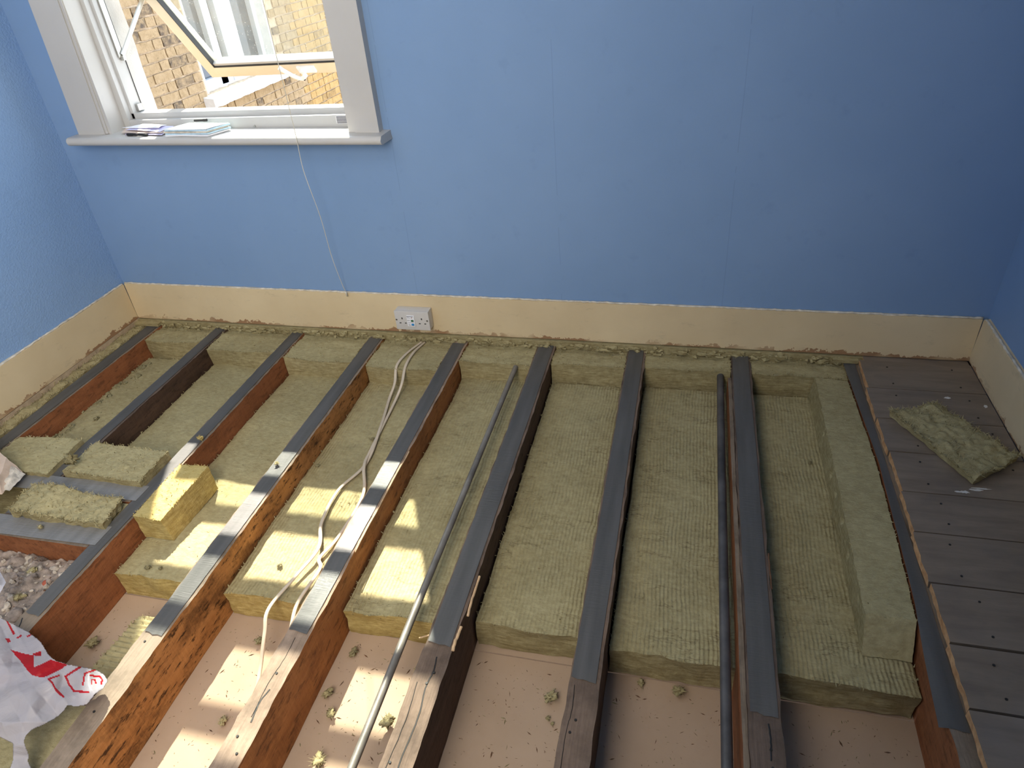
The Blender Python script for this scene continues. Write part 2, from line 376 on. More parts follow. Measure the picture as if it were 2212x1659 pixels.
def rough(p, f, amp, seed=0):
    q = Vector((p.x*f+seed*3.1, p.y*f-seed*1.7, p.z*f+seed))
    return noise.noise_vector(q)*amp
def lattice(name, c8, n, amps, seed=0, mat=None, fn=None, smooth=True, angle=38, fibres=0, flen=.008):
    """Closed six-sided block between 8 corners (bottom 4 anticlockwise, top 4), cut into n cells and roughened."""
    nx, ny, nz = n; c = [Vector(q) for q in c8]
    bm = bmesh.new(); grid = {}
    def P(i, j, k):
        key = (i, j, k)
        if key in grid: return grid[key]
        u, v, w = i/nx, j/ny, k/nz
        b = (c[0]*(1-u)+c[1]*u)*(1-v)+(c[3]*(1-u)+c[2]*u)*v
        t = (c[4]*(1-u)+c[5]*u)*(1-v)+(c[7]*(1-u)+c[6]*u)*v
        p = b*(1-w)+t*w
        d = Vector((0, 0, 0))
        for f, a in amps: d += rough(p, f, a, seed)
        if fn: d += fn(p, u, v, w)
        grid[key] = bm.verts.new(p+d); return grid[key]
    def quad(a, b, c_, d): bm.faces.new((P(*a), P(*b), P(*c_), P(*d)))
    for i in range(nx):
        for j in range(ny):
            quad((i, j, nz), (i+1, j, nz), (i+1, j+1, nz), (i, j+1, nz)); quad((i, j, 0), (i, j+1, 0), (i+1, j+1, 0), (i+1, j, 0))
    for i in range(nx):
        for k in range(nz):
            quad((i, 0, k), (i+1, 0, k), (i+1, 0, k+1), (i, 0, k+1)); quad((i, ny, k), (i, ny, k+1), (i+1, ny, k+1), (i+1, ny, k))
    for j in range(ny):
        for k in range(nz):
            quad((0, j, k), (0, j, k+1), (0, j+1, k+1), (0, j+1, k)); quad((nx, j, k), (nx, j+1, k), (nx, j+1, k+1), (nx, j, k+1))
    if fibres:
        rr = random.Random(seed+5); bm.verts.ensure_lookup_table(); keys = [k for k in grid if k[2] == nz or k[2] >= nz-1]
        edge = [k for k in keys if k[2] == nz and (k[0] in (0, nx) or k[1] in (0, ny))]
        for q in range(fibres):
            kk = rr.choice(edge) if rr.random() < .6 else rr.choice(keys)
            p = grid[kk].co.copy()
            d = Vector((rr.uniform(-1, 1), rr.uniform(-1, 1), rr.uniform(-.1, .6))).normalized()*flen*rr.uniform(.4, 1.3)
            s = d.cross(Vector((rr.uniform(-1, 1), rr.uniform(-1, 1), 1))).normalized()*rr.uniform(.0005, .0013)
            mid = p+d*.5+Vector((0, 0, rr.uniform(-.1, .35)*flen))
            a, b2, c2, e = (bm.verts.new(x) for x in (p-s, p+s, mid+s*.8, mid-s*.8)); bm.faces.new((a, b2, c2, e))
            t2 = bm.verts.new(p+d); bm.faces.new((e, c2, t2))
    o = link(name, bm_mesh(bm, name, angle=angle) if smooth else bm_mesh(bm, name), mat)
    return o
def blk(name, x0, x1, y0, y1, z0, z1, n, amps, **kw):
    return lattice(name, [(x0, y0, z0), (x1, y0, z0), (x1, y1, z0), (x0, y1, z0), (x0, y0, z1), (x1, y0, z1), (x1, y1, z1), (x0, y1, z1)], n, amps, **kw)
def spline(pts, n):
    out = []; P = [Vector(p) for p in pts]; P = [2*P[0]-P[1]]+P+[2*P[-1]-P[-2]]
    for i in range(1, len(P)-2):
        for k in range(n):
            t = k/n; a, b, c, d = P[i-1], P[i], P[i+1], P[i+2]
            out.append(.5*((2*b)+(c-a)*t+(2*a-5*b+4*c-d)*t*t+(3*b-a-3*c+d)*t**3))
    out.append(P[-2]); return out
def tube(bm, pts, ra, rb=None, seg=10, up=Vector((0, 0, 1)), cap=True, mi=None):
    """Sweep an ellipse (half-widths ra across, rb upwards) along pts."""
    rb = rb or ra; rings = []
    for i, p in enumerate(pts):
        t = (pts[min(i+1, len(pts)-1)]-pts[max(i-1, 0)]).normalized()
        s = t.cross(up); s = s.normalized() if s.length > 1e-4 else Vector((1, 0, 0)); w = s.cross(t).normalized()
        rings.append([bm.verts.new(p+s*math.cos(a)*ra+w*math.sin(a)*rb) for a in (2*math.pi*q/seg for q in range(seg))])
    for i in range(len(rings)-1):
        for q in range(seg):
            f = bm.faces.new((rings[i][q], rings[i][(q+1) % seg], rings[i+1][(q+1) % seg], rings[i+1][q]))
            if mi: f.material_index = mi(i)
    if cap: bm.faces.new(rings[0][::-1]); bm.faces.new(rings[-1])
def cyl_y(bm, x, y0, y1, z, r, seg=16):
    tube(bm, [Vector((x, y0, z)), Vector((x, y1, z))], r, seg=seg)

W = 2.984                                       # inner width between the side baseboards
JX = [(.050, .108), (.358, .410), (.692, .744), (1.014, 1.072), (1.338, 1.394), (1.650, 1.712), (1.960, 2.020), (2.294, 2.354), (2.636, 2.690)]
ZJ = -.0225                                     # joist tops
ZW = -.095                                      # top of the wool between them
ZF = -.18                                       # board seen at the bottom of the bays

# ------------------------------------------------------------------ room shell
def plate_with_hole(name, x0, x1, z0, z1, hx0, hx1, hz0, hz1, y0, y1, mat):
    bm = bmesh.new()
    add_box(bm, x0, hx0, y0, y1, z0, z1); add_box(bm, hx1, x1, y0, y1, z0, z1)
    add_box(bm, hx0, hx1, y0, y1, z0, hz0); add_box(bm, hx0, hx1, y0, y1, hz1, z1)
    return link(name, bm_mesh(bm), mat)
# the back wall leans a little around its window, whose opening is 1.17 wide and starts at z .70
wb = plate_with_hole('wall_back', -.20, 3.25, -.30, 2.45, .20, 1.12, .70, 2.06, .012, .13, M['wall_blue']); tag(wb, kind='structure')
wl_ = box('wall_left', -.16, -.012, -4.3, .012, -.30, 2.45, M['wall_blue_chip']); tag(wl_, kind='structure')
wr_ = box('wall_right', W+.018, W+.15, -4.3, .012, -.30, 2.45, M['wall_blue']); tag(wr_, kind='structure')
wf_ = box('wall_rear', -.16, W+.15, -4.42, -4.3, -.30, 2.45, M['wall_blue']); tag(wf_, kind='structure')
ce_ = box('ceiling', -.16, W+.15, -4.42, .13, 2.45, 2.55, M['ceiling']); tag(ce_, kind='structure')
fl = empty('floor', (0, 0, ZF)); tag(fl, kind='structure')
bm = bmesh.new(); add_box(bm, -.012, W+.018, -1.108, .012, ZF-.015, ZF)
pb = attach(link('ceiling_panel', bm_mesh(bm), M['plasterboard']), fl)
bm = bmesh.new(); add_box(bm, -.012, W+.018, -4.3, -1.111, ZF-.015, ZF+.001, .0015)
pb2 = attach(link('ceiling_panel', bm_mesh(bm), M['plasterboard']), fl)
# old boards still nailed down along the right wall, sawn off over the last joist
EY = [.008, -.024, -.176, -.324, -.467, -.618, -.752, -.898, -1.046, -1.183, -1.33, -1.48, -1.63, -1.78, -1.93]
EX = [2.690, 2.675, 2.669, 2.672, 2.676, 2.673, 2.669, 2.673, 2.670, 2.668, 2.668, 2.668, 2.668, 2.668]
for i in range(len(EY)-1):
    g = .0016 if i not in (7, 8) else .003
    def endrag(p, u, v, w, i=i):
        return Vector((noise.noise(Vector((p.y*55, i, p.z*30)))*.0035+noise.noise(Vector((p.y*160, i, 0)))*.002, 0, 0)) if u == 0 else Vector((0, 0, noise.noise(Vector((p.x*3, p.y*8, i)))*.0012))
    o = blk('floorboard', EX[i], W-.002, EY[i+1]+g, EY[i]-g, -.0195 if i else -.021, -.001 if i else -.004, (12, 8, 2), [(3, .0004)], seed=i, mat=M['plank'], fn=endrag, angle=30)
    attach(o, fl)
# white paint splashes and nail heads on the boards
def splash(x, y, w, h, seed, z=.0006):
    bm = bmesh.new(); rr = random.Random(seed); n = 14
    vs = [bm.verts.new((x+math.cos(a)*w*rr.uniform(.5, 1), y+math.sin(a)*h*rr.uniform(.4, 1), z)) for a in (2*math.pi*k/n for k in range(n))]
    f = bm.faces.new(vs); bmesh.ops.extrude_face_region(bm, geom=[f])
    for v in vs: v.co.z -= .0012
    return attach(link('paint_splash', bm_mesh(bm), M['ext_white']), fl)
for a in [(2.842, -.592, .020, .005, 1), (2.853, -.585, .024, .003, 2), (2.815, -.603, .012, .006, 3), (2.875, -.206, .012, .006, 4), (2.962, -.238, .006, .010, 5), (2.80, -.604, .010, .003, 6)]: splash(*a)
nb = bmesh.new()
for i in range(1, 10):
    for x in (2.745+.01*math.sin(i*3), 2.935+.012*math.sin(i*5)):
        for yy in (EY[i]-.035, EY[i+1]+.03):
            r = bmesh.ops.create_cone(nb, cap_ends=True, segments=8, radius1=.0026, radius2=.0026, depth=.0012, matrix=Matrix.Translation((x, yy+R.uniform(-.004, .004), .0002)))
nl = attach(link('nail_heads', bm_mesh(nb), M['black']), fl); nl['kind'] = 'stuff'

# baseboards
def sk_edge(p, u, v, w): return Vector((0, 0, 0))
def baseboard(name, pts8, n, seed):
    o = lattice(name, pts8, n, [(2.5, .0012), (18, .0005)], seed=seed, mat=M['cream'], angle=35)
    return tag(o, kind='structure')
H = .150
bb = baseboard('baseboard_back', [(0, 0, 0), (W, 0, 0), (W, .014, 0), (0, .014, 0), (0, .002, .150), (W, .002, .142), (W, .014, .146), (0, .014, .154)], (120, 1, 6), 1)
bl = baseboard('baseboard_left', [(-.014, -3.2, 0), (0, -3.2, 0), (0, 0, 0), (-.014, 0, 0), (-.014, -3.2, .150), (-.002, -3.2, .146), (-.002, 0, .148), (-.014, 0, .152)], (1, 120, 6), 2)
br_ = baseboard('baseboard_right', [(W, -3.2, 0), (W+.02, -3.2, 0), (W+.02, 0, 0), (W, 0, 0), (W+.002, -3.2, .146), (W+.02, -3.2, .150), (W+.02, 0, .146), (W+.002, 0, .142)], (1, 120, 6), 3)
def caulk(bb_, p0, p1, seed):
    a, b = Vector(p0), Vector(p1); n = int((b-a).length/.008); bm = bmesh.new()
    pts = []
    for i in range(n+1):
        p = a.lerp(b, i/n); p.z += noise.noise(Vector((i*.13, seed, 0)))*.0018+noise.noise(Vector((i*.7, seed, 3)))*.0012; pts.append(p)
    tube(bm, pts, .0042, .0032, seg=6)
    for v in bm.verts: v.co += rough(v.co, 90, .0022, seed)
    attach(link('paint_bead', bm_mesh(bm, smooth=True), M['caulk']), bb_)
caulk(bb, (.0, .007, .1525), (W, .006, .1445), 1); caulk(bl, (-.006, -3.1, .1485), (-.006, 0, .1505), 2); caulk(br_, (W+.008, -3.1, .1485), (W+.008, 0, .1445), 3)
# narrow dark gap boards: masonry behind the baseboard
tag(box('trim_1', -.012, W+.018, .012, .10, -.30, -.002, M['mortar']), kind='structure')

tag(box('trim_2', -.0118, -.0002, -3.2, .010, ZF+.002, -.002, M['mortar']), kind='structure')
# ------------------------------------------------------------------ window
win = empty('window_1', (.66, 0, .72)); tag(win, kind='structure')
def wpart(name, o_or_bm, mat=None, angle=None):
    o = link(name, bm_mesh(o_or_bm, name, angle=angle), mat) if isinstance(o_or_bm, bmesh.types.BMesh) else o_or_bm
    o.name = name; return attach(o, win)
ZT = 2.05
# inner casing (architrave), stepped
def casing(x0, x1, xin, z0, leanb, leant):
    """x0..x1 flat board, a bead towards xin"""
    s = 1 if xin > x1-1e-6 else -1
    bm = bmesh.new()
    def col8(a0, a1, b0, b1, ya, yb, zb):
        r = bmesh.ops.create_cube(bm, size=1)
        for v in r['verts']:
            top = v.co.z > 0; L = (b0, b1) if top else (a0, a1)
            v.co = Vector((L[0] if v.co.x < 0 else L[1], ya if v.co.y < 0 else yb, ZT+.1 if top else zb))
    col8(x0, x1, x0+leant, x1+leant, -.020, .0125, z0)
    return bm
bm = casing(.106, .212, .3, .7225, 0, .075); wpart('casing', bm, M['white_paint'])
bm = casing(1.124, 1.203, 1.0, .7105, 0, .006); wpart('casing', bm, M['white_paint'])
bm = bmesh.new(); add_box(bm, .10, 1.21, -.020, .0125, ZT+.0, ZT+.1, .002); wpart('casing', bm, M['white_paint'], 40)
def slanted(x0, x1, lean, y0, y1, z0, z1, bev=0):
    bm = bmesh.new(); add_box(bm, x0, x1, y0, y1, z0, z1, bev)
    for v in bm.verts: v.co.x += lean*(v.co.z-z0)/(z1-z0)
    return bm
wpart('casing_bead', slanted(.2125, .222, .07, -.016, .012, .7235, ZT), M['white_paint'])
# reveal (painted lining) left and right, from room face to frame
wpart('reveal', slanted(.222, .236, .03, -.012, .075, .722, ZT), M['white_paint'])
wpart('reveal', slanted(1.100, 1.1235, .003, -.014, .075, .712, ZT), M['white_paint'])
bm = bmesh.new(); add_box(bm, .21, 1.12, -.01, .13, ZT, ZT+.03); wpart('reveal', bm, M['white_paint'])
# frame: outer profile with a stepped inner rebate
FX0, FX1, FZ0 = .228, 1.098, .700
fb = bmesh.new()
add_box(fb, FX0, FX0+.030, .055, .125, FZ0, ZT, .002); add_box(fb, FX1-.030, FX1, .055, .125, FZ0, ZT, .002)
add_box(fb, FX0+.030, FX1-.030, .055, .125, FZ0, .748, .002)
add_box(fb, FX0+.0285, FX0+.040, .078, .128, .74, ZT, .001); add_box(fb, FX1-.042, FX1-.0285, .078, .128, .74, ZT, .001)
add_box(fb, FX0+.0285, FX1-.0285, .078, .128, .746, .7655, .001)
for (a, b) in ((1.310, 1.362), (1.562, 1.615)): add_box(fb, FX0+.029, FX1-.029, .075, .110, a, b, .002)
add_box(fb, FX0+.03, FX1-.03, .055, .125, ZT-.05, ZT, .002)
fr = wpart('frame', fb, M['upvc'], 40)
gb = bmesh.new(); add_box(gb, FX0+.0395, FX0+.0425, .1275, .1285, .766, 1.31); add_box(gb, FX1-.0445, FX1-.0415, .1275, .1285, .766, 1.31)
attach_g = link('gasket', bm_mesh(gb), M['rubber']); wpart('gasket', attach_g)
for a, b in ((1.362, 1.562), (1.615, ZT-.05)):
    bm = bmesh.new(); add_box(bm, FX0+.038, FX1-.040, .098, .102, a-.005, b+.005); wpart('pane', bm, M['glass'])
# sill (window board) with a rounded nose; rests on the wall below
def sillmesh():
    bm = bmesh.new(); prof = [(.058, 0), (-.052, 0)]
    for k in range(9):
        a = math.pi/2+math.pi*k/8; prof.append((-.058+math.cos(a)*.013, -.013+math.sin(a)*.013))
    prof += [(-.045, -.026), (.0125, -.026), (.0125, -.012), (.058, -.012)]
    xs = [.094+ (1.226-.094)*i/40 for i in range(41)]; rings = []
    for i, x in enumerate(xs):
        t = i/40; zt = .7235-.0125*t
        jag = 0
        rings.append([bm.verts.new((x + (noise.noise(Vector((y*60, z*60, 3)))*.004 if i == 40 else 0), y, zt+z)) for y, z in prof])
    n = len(prof)
    for i in range(40):
        for q in range(n): bm.faces.new((rings[i][q], rings[i+1][q], rings[i+1][(q+1) % n], rings[i][(q+1) % n]))
    bm.faces.new(rings[0]); bm.faces.new(rings[-1][::-1])
    return bm
wpart('sill', sillmesh(), M['white_paint'], 45)
# trickle sticker with dark stripes on the frame, and a screw cap
bm = bmesh.new(); add_box(bm, 1.030, 1.072, .0535, .0548, .7215, .7445, .0005); st = wpart('striped_label', bm, M['paper'])
sb = bmesh.new()
for k in range(6): add_box(sb, 1.032, 1.0705, .0527, .0534, .7235+k*.0036, .7254+k*.0036)
s_ = link('stripe', bm_mesh(sb), M['ink']); s_.parent = st; s_.data.transform(Matrix.Translation(-win.location))
bm = bmesh.new(); r = bmesh.ops.create_cone(bm, cap_ends=True, segments=12, radius1=.004, radius2=.004, depth=.003, matrix=Matrix.Translation((.735, .053, .7195))@Matrix.Rotation(math.pi/2, 4, 'X')); wpart('screw_cap', bm, M['metal'])
# open sash, swung out from the top
S0, S1 = .283, 1.052
A_ = Vector((0, .537, .788)); B_ = Vector((0, .184, 1.225)); sv = (B_-A_).normalized(); L_ = (B_-A_).length
sn_ = Vector((0, -sv.z, sv.y))                  # room-side normal of the sash
if sn_.y > 0: sn_ = -sn_
def sash_box(bm, x0, x1, a, b, t0, t1, bev=.002):
    r = bmesh.new(); add_box(r, x0, x1, t0, t1, a, b, bev)
    for v in r.verts:
        v.co = Vector((v.co.x, 0, 0))+A_+sv*v.co.z - sn_*v.co.y
    me = bpy.data.meshes.new('t'); r.to_mesh(me); r.free(); bm.from_mesh(me); bpy.data.meshes.remove(me)
sb_ = bmesh.new(); RW = .052
sash_box(sb_, S0, S0+RW*.85, 0, L_, 0, .05); sash_box(sb_, S1-RW*.85, S1, 0, L_, 0, .05)
sash_box(sb_, S0+.01, S1-.01, 0, RW, 0.0005, .0495); sash_box(sb_, S0+.01, S1-.01, L_-RW, L_, 0.0005, .0495)
sash = wpart('sash', sb_, M['upvc_warm'], 40)
def spart(name, bm, mat, angle=None):
    o = link(name, bm_mesh(bm, name, angle=angle), mat); o.parent = sash; o.data.transform(Matrix.Translation(-win.location)); return o
g1 = bmesh.new(); x0, x1, a0, a1 = S0+RW*.85, S1-RW*.85, RW, L_-RW
sash_box(g1, x0, x1, a0, a1, .022, .026, 0); spart('pane', g1, M['glass'])
g2 = bmesh.new(); q = .0018
sash_box(g2, x0-.001, x0+q, a0, a1, .0, .021, 0); sash_box(g2, x1-q, x1+.001, a0, a1, .0, .021, 0); sash_box(g2, x0, x1, a0-.001, a0+q, .0, .021, 0); sash_box(g2, x0, x1, a1-q, a1+.001, .0, .021, 0)
spart('gasket', g2, M['rubber'])
g3 = bmesh.new(); sash_box(g3, x0+q, x1-q, a0+q, a0+.013, .006, .021, .001); spart('glazing_bead', g3, M['upvc'])
# handle: base plate, neck and lever
def SP(x, a, t): return Vector((x, 0, 0))+A_+sv*a-sn_*t
hb = bmesh.new(); sash_box(hb, .672, .744, .012, .043, -.008, .001, .003)
sash_box(hb, .688, .706, .020, .036, -.022, -.004, .003)
tube(hb, [SP(.704, .020, -.024), SP(.685, .006, -.026), SP(.672, .010, -.028), SP(.655, .024, -.028), SP(.628, .052, -.026), SP(.618, .064, -.024)], .010, .008, seg=10)
spart('handle', hb, M['paper'], 50)
kb = bmesh.new(); r = bmesh.ops.create_uvsphere(kb, u_segments=10, v_segments=6, radius=.005, matrix=Matrix.Translation(SP(.690, .001, -.026))); spart('lock_button', kb, M['black'])
# friction stay: track along the frame and an arm out to the sash
tb = bmesh.new(); add_box(tb, FX0+.041, FX0+.046, .100, .122, .935, 1.300, .0005); add_box(tb, FX0+.042, FX0+.054, .108, .120, .925, .940, .001)
wpart('stay_track', tb, M['metal'])
ab = bmesh.new(); p0, p1 = Vector((.276, .114, .94)), Vector((.281, .300, 1.090))
tube(ab, [p0, p0.lerp(p1, .1), p0.lerp(p1, .9), p1], .003, .009, seg=8); wpart('stay_arm', ab, M['metal'])
kb = bmesh.new(); add_box(kb, FX0+.0402, FX0+.050, .098, .120, .767, .790, .002); wpart('keep', kb, M['metal'])

# ------------------------------------------------------------------ outside: brick outrigger wall, neighbour's window, yard
XO = -1.84
ow = empty('wall_outside', (XO, 3.2, -3)); tag(ow, kind='structure')
def opart(name, o, root=ow): o.name = name; return attach(o, root)
YE, ZTOP = 7.2, 2.6
NY0, NY1, NZ0, NZ1 = 3.36, 4.57, .18, 1.95
bm = bmesh.new()
add_box(bm, XO-.22, XO-.006, .24, NY0, -3, ZTOP); add_box(bm, XO-.22, XO-.006, NY1, YE, -3, ZTOP)
add_box(bm, XO-.22, XO-.006, NY0, NY1, -3, NZ0); add_box(bm, XO-.22, XO-.006, NY0, NY1, NZ1, ZTOP)
opart('mortar', link('m', bm_mesh(bm), M['mortar']))
bm = bmesh.new(); add_box(bm, XO-.24, XO+.03, .24, YE, ZTOP, ZTOP+.06, .004); opart('coping', link('m', bm_mesh(bm), M['ext_white']))
bm = bmesh.new(); add_box(bm, XO-.03, XO-.003, .24, YE, -3, -1.06); opart('far_brickwork', link('m', bm_mesh(bm), M['far_brick']))
vars_ = {}
def brickmesh(L, mat, k):
    key = (L, mat, k)
    if key not in vars_:
        o = blk('brick', -.014, .005, 0, L, 0, .062, (1, 4 if L > .15 else 2, 2), [(22, .0045), (60, .0025)], seed=k*7+1, mat=M[mat], angle=60)
        vars_[key] = o.data; bpy.data.objects.remove(o)
    return vars_[key]
CRi = cam.rotation_euler.to_matrix().transposed()
def in_view(p):
    q = CRi @ (Vector(p)-cam.location); u = 1106-1483.587*q.x/q.z; v = 829.5+1483.587*q.y/q.z
    return -20 < v < 262 and 205+v*.25 < u < 760
nv = 0; rest = bmesh.new(); rest.faces.layers.int.new('t')
for c_i in range(48):
    z = -1.053+c_i*.075; y = .30; j = c_i % 2
    while y < YE-.2:
        L = .213 if (j % 2 == 0) else .102
        zc = z+.03
        if not (y+L > NY0-.01 and y < NY1+.01 and zc > NZ0-.10 and zc < NZ1+.02):
            mat = 'brick_yellow_lit' if y > 4.86 else 'brick'
            loc = Vector((R.uniform(-.001, .003), y-3.2, z+3+R.uniform(-.002, .002))); rot = Euler((R.uniform(-.008, .008), 0, R.uniform(-.012, .012)))
            k = R.randrange(4)
            if in_view((XO, y+L/2, zc)) and nv < 300:
                o = bpy.data.objects.new('brick', brickmesh(L, mat, k)); C.objects.link(o); o.parent = ow; o.location = loc; o.rotation_euler = rot; nv += 1
            else:
                nf = len(rest.faces); nvv = len(rest.verts)
                rest.from_mesh(brickmesh(L, mat, 0)); rest.verts.ensure_lookup_table(); rest.faces.ensure_lookup_table()
                mt = Matrix.Translation(loc) @ rot.to_matrix().to_4x4()
                for v in rest.verts[nvv:]: v.co = mt @ v.co
                for f in rest.faces[nf:]: f.material_index = 1 if y > 4.86 else 0
        y += L+.0115; j += 1
ro = link('brick_field', bm_mesh(rest), [M['brick'], M['brick_yellow_lit']], ow); ro['kind'] = 'stuff'
# neighbour's window with its stone sill
opart('neighbour_sill', lattice('s', [(XO-.15, NY0-.09, .085), (XO+.095, NY0-.09, .085), (XO+.095, NY1+.09, .085), (XO-.15, NY1+.09, .085), (XO-.15, NY0-.09, .198), (XO+.095, NY0-.09, .152), (XO+.095, NY1+.09, .152), (XO-.15, NY1+.09, .198)], (4, 40, 3), [(9, .006), (30, .005)], seed=9, mat=M['ext_white'], angle=35))
xa, xb = XO-.16, XO-.09
bm = bmesh.new(); add_box(bm, XO-.16, XO-.012, NY0, NY0+.03, NZ0, NZ1); add_box(bm, XO-.16, XO-.012, NY1-.03, NY1, NZ0, NZ1); opart('neighbour_reveal', link('f', bm_mesh(bm), M['ext_white']))
bm = bmesh.new()
add_box(bm, xa, xb, NY0+.03, NY0+.12, NZ0, NZ1, .003); add_box(bm, xa, xb, NY1-.10, NY1-.03, NZ0, NZ1, .003)
add_box(bm, xa, xb, 3.72, 3.82, NZ0, NZ1, .003); add_box(bm, xa, xb+.01, 3.90, 4.14, NZ0, NZ1, .003)
add_box(bm, xa, xb, NY0+.03, NY1-.03, NZ0, NZ0+.08, .003); add_box(bm, xa, xb, NY0+.03, NY1-.03, NZ1-.08, NZ1, .003); add_box(bm, xa, xb, NY0+.03, NY1-.03, 1.0, 1.06, .003)
opart('neighbour_frame', link('f', bm_mesh(bm), M['upvc']))
bm = bmesh.new(); add_box(bm, xa+.01, xa+.02, NY0+.03, NY1-.03, NZ0, NZ1); opart('neighbour_pane', link('f', bm_mesh(bm), M['dark_glass']))
yard = box('ground', -9, 9, .24, 16, -3.1, -3.0, M['paving']); tag(yard, kind='structure')
hw = box('wall_house', XO-.22, 4.5, .131, .235, -3.0, .69, M['far_brick']); tag(hw, kind='structure')
hw2 = blk('p', -.6, .215, .131, .262, .691, 2.6, (3, 2, 60), [(14, .003), (40, .002)], seed=4, mat=M['ext_white'], angle=50); hw2.name = 'trim_3'; tag(hw2, kind='structure')
hw3 = box('trim_4', 1.112, 1.35, .131, .235, .691, 2.6, M['ext_white']); tag(hw3, kind='structure')
hw4 = box('trim_5', .214, 1.111, .131, .235, 2.07, 2.6, M['ext_white']); tag(hw4, kind='structure')

# ------------------------------------------------------------------ joists with tape
def bow(y): return float(np.interp(-y, [0, .25, .5, .75, .94, 1.1], [.002, .008, .015, .010, .004, 0]))   # the last joist bows to the right
def mk_joist(i, mat, y1, tape_y, label, top_jag=.0012, tape_x=None):
    x0, x1 = JX[i]; n = int((y1[0]-y1[1])/.012)
    root = empty('floor_joist', ((x0+x1)/2, y1[0], ZF)); tag(root, label, 'joist', 'floor joists')
    def f(p, u, v, w):
        d = Vector((0, 0, 0))
        if u in (0, 1): d.x = noise.noise(Vector((p.y*7, p.z*20, i*5+u)))*.0024
        if i == 8 and u < .5: d.x += bow(p.y)*(1-2*u)
        if w == 1 and u in (0, 1): d.z = -abs(noise.noise(Vector((p.y*30, i*3+u, 1))))*.004; d.x += (noise.noise(Vector((p.y*22, i+u, 9)))-.1)*.003*(1 if u else -1)
        return d
    b = blk('beam', x0, x1, y1[1], y1[0], ZF+.0015, ZJ, (5, n, 6), [(12, .0007), (45, .0005)], seed=i*3, mat=JM[mat], fn=f, angle=50)
    attach(b, root)
    ty0, ty1 = tape_y
    tx0, tx1 = tape_x or (lambda y: x0+.004, lambda y: x1-.007)
    bm = bmesh.new(); m = int((ty0-ty1)/.012); rows = []
    for k in range(m+1):
        y = ty0+(ty1-ty0)*k/m; row = []
        for s in range(5):
            t = s/4; x = tx0(y)*(1-t)+tx1(y)*t
            z = ZJ+.0022+noise.noise(Vector((x*18, y*9, i)))*.0006+(0.0012*noise.noise(Vector((y*40, 2, i))) if k > m-3 else 0)
            if x < x0: z -= (x0-x)*.5
            yy = y + (noise.noise(Vector((x*60, 0, i)))*.004 if k in (0, m) else 0) + (t-.5)*(-.006 if k == m else 0)
            row.append(bm.verts.new((x+noise.noise(Vector((y*3, i, 4)))*.0015, yy, z)))
        rows.append(row)
    for k in range(m):
        for s in range(4): bm.faces.new((rows[k][s], rows[k][s+1], rows[k+1][s+1], rows[k+1][s]))
    g = bmesh.ops.solidify(bm, geom=bm.faces[:], thickness=.0008)
    t_ = attach(link('tape_strip', bm_mesh(bm, angle=40), M['tape']), root); tag(t_, 'grey tape strip')
    return root
Y0 = .010
j0 = mk_joist(0, 'brown', (Y0, -.99), (-.005, -.98), 'short red-brown joist nearest the left wall, beside the left baseboard')
j1 = mk_joist(1, 'dark', (Y0, -1.036), (-.008, -1.03), 'dark joist under the two small wool pieces, second joist from the left wall')
j2 = mk_joist(2, 'brown', (Y0, -2.9), (-.004, -1.303), 'red-brown joist carrying both cross pieces, with the wool offcut against its side')
j3 = mk_joist(3, 'orange', (Y0, -2.9), (-.026, -1.298), 'orange stained joist between the wool offcut and the flat cables')
j4 = mk_joist(4, 'red', (Y0, -2.9), (-.026, -1.236), 'joist with sun-bleached pinkish top, between the flat cables and the thin pipe')
j5 = mk_joist(5, 'grey', (Y0, -2.9), (-.004, -1.211), 'dark weathered joist just right of the thin leaning pipe, bare split end')
j6 = mk_joist(6, 'grey', (Y0, -2.9), (-.006, -1.238), 'brown joist with two nail holes, midway between the two pipes')
j7 = mk_joist(7, 'dark', (Y0, -2.9), (-.010, -1.247), 'dark cracked joist standing hard against the thick upright-looking pipe')
def tl(y):
    return np.interp(-y, [0, .25, .5, .75, .94, 1.08, 1.22], [2.632, 2.641, 2.650, 2.643, 2.637, 2.627, 2.620])
j8 = mk_joist(8, 'brown', (Y0, -2.9), (-.006, -1.214), 'joist under the sawn ends of the floorboards, wrinkled tape hanging over its edge', tape_x=(lambda y: float(tl(y)), lambda y: 2.667))
# extra lath nailed along the left side of the pipe joist, nail holes and cracks on bare tops
def nailhole(root, x, y, r=.003):
    bm = bmesh.new(); bmesh.ops.create_cone(bm, cap_ends=True, segments=9, radius1=r, radius2=r*.8, depth=.003, matrix=Matrix.Translation((x, y, ZJ+.0004)))
    attach(link('nail', bm_mesh(bm), M['black']), root)
def crack(root, pts, w=.0012):
    bm = bmesh.new(); P = spline([(x, y, ZJ+.0002) for x, y in pts], 6); k = len(P)
    for i, p in enumerate(P): p.x += noise.noise(Vector((i*.8, 1, 2)))*.001
    tube(bm, P, w, .0009, seg=5); attach(link('crack', bm_mesh(bm), M['black']), root)
for rt, l in ((j3, [(1.035, -1.318), (1.040, -1.48), (1.050, -1.60), (1.034, -1.66)]), (j4, [(1.368, -1.335), (1.377, -1.50), (1.360, -1.47)]), (j5, [(1.690, -1.275), (1.683, -1.300), (1.700, -1.475), (1.668, -1.46)]), (j6, [(1.985, -1.320), (1.978, -1.345), (1.99, -1.47)]), (j7, [(2.330, -1.310), (2.331, -1.342), (2.333, -1.37)]), (j2, [(.715, -1.36)])):
    for x, y in l: nailhole(rt, x, y)
crack(j5, [(1.684, -1.24), (1.688, -1.27), (1.684, -1.31), (1.690, -1.37), (1.686, -1.46), (1.692, -1.55)], .0015)
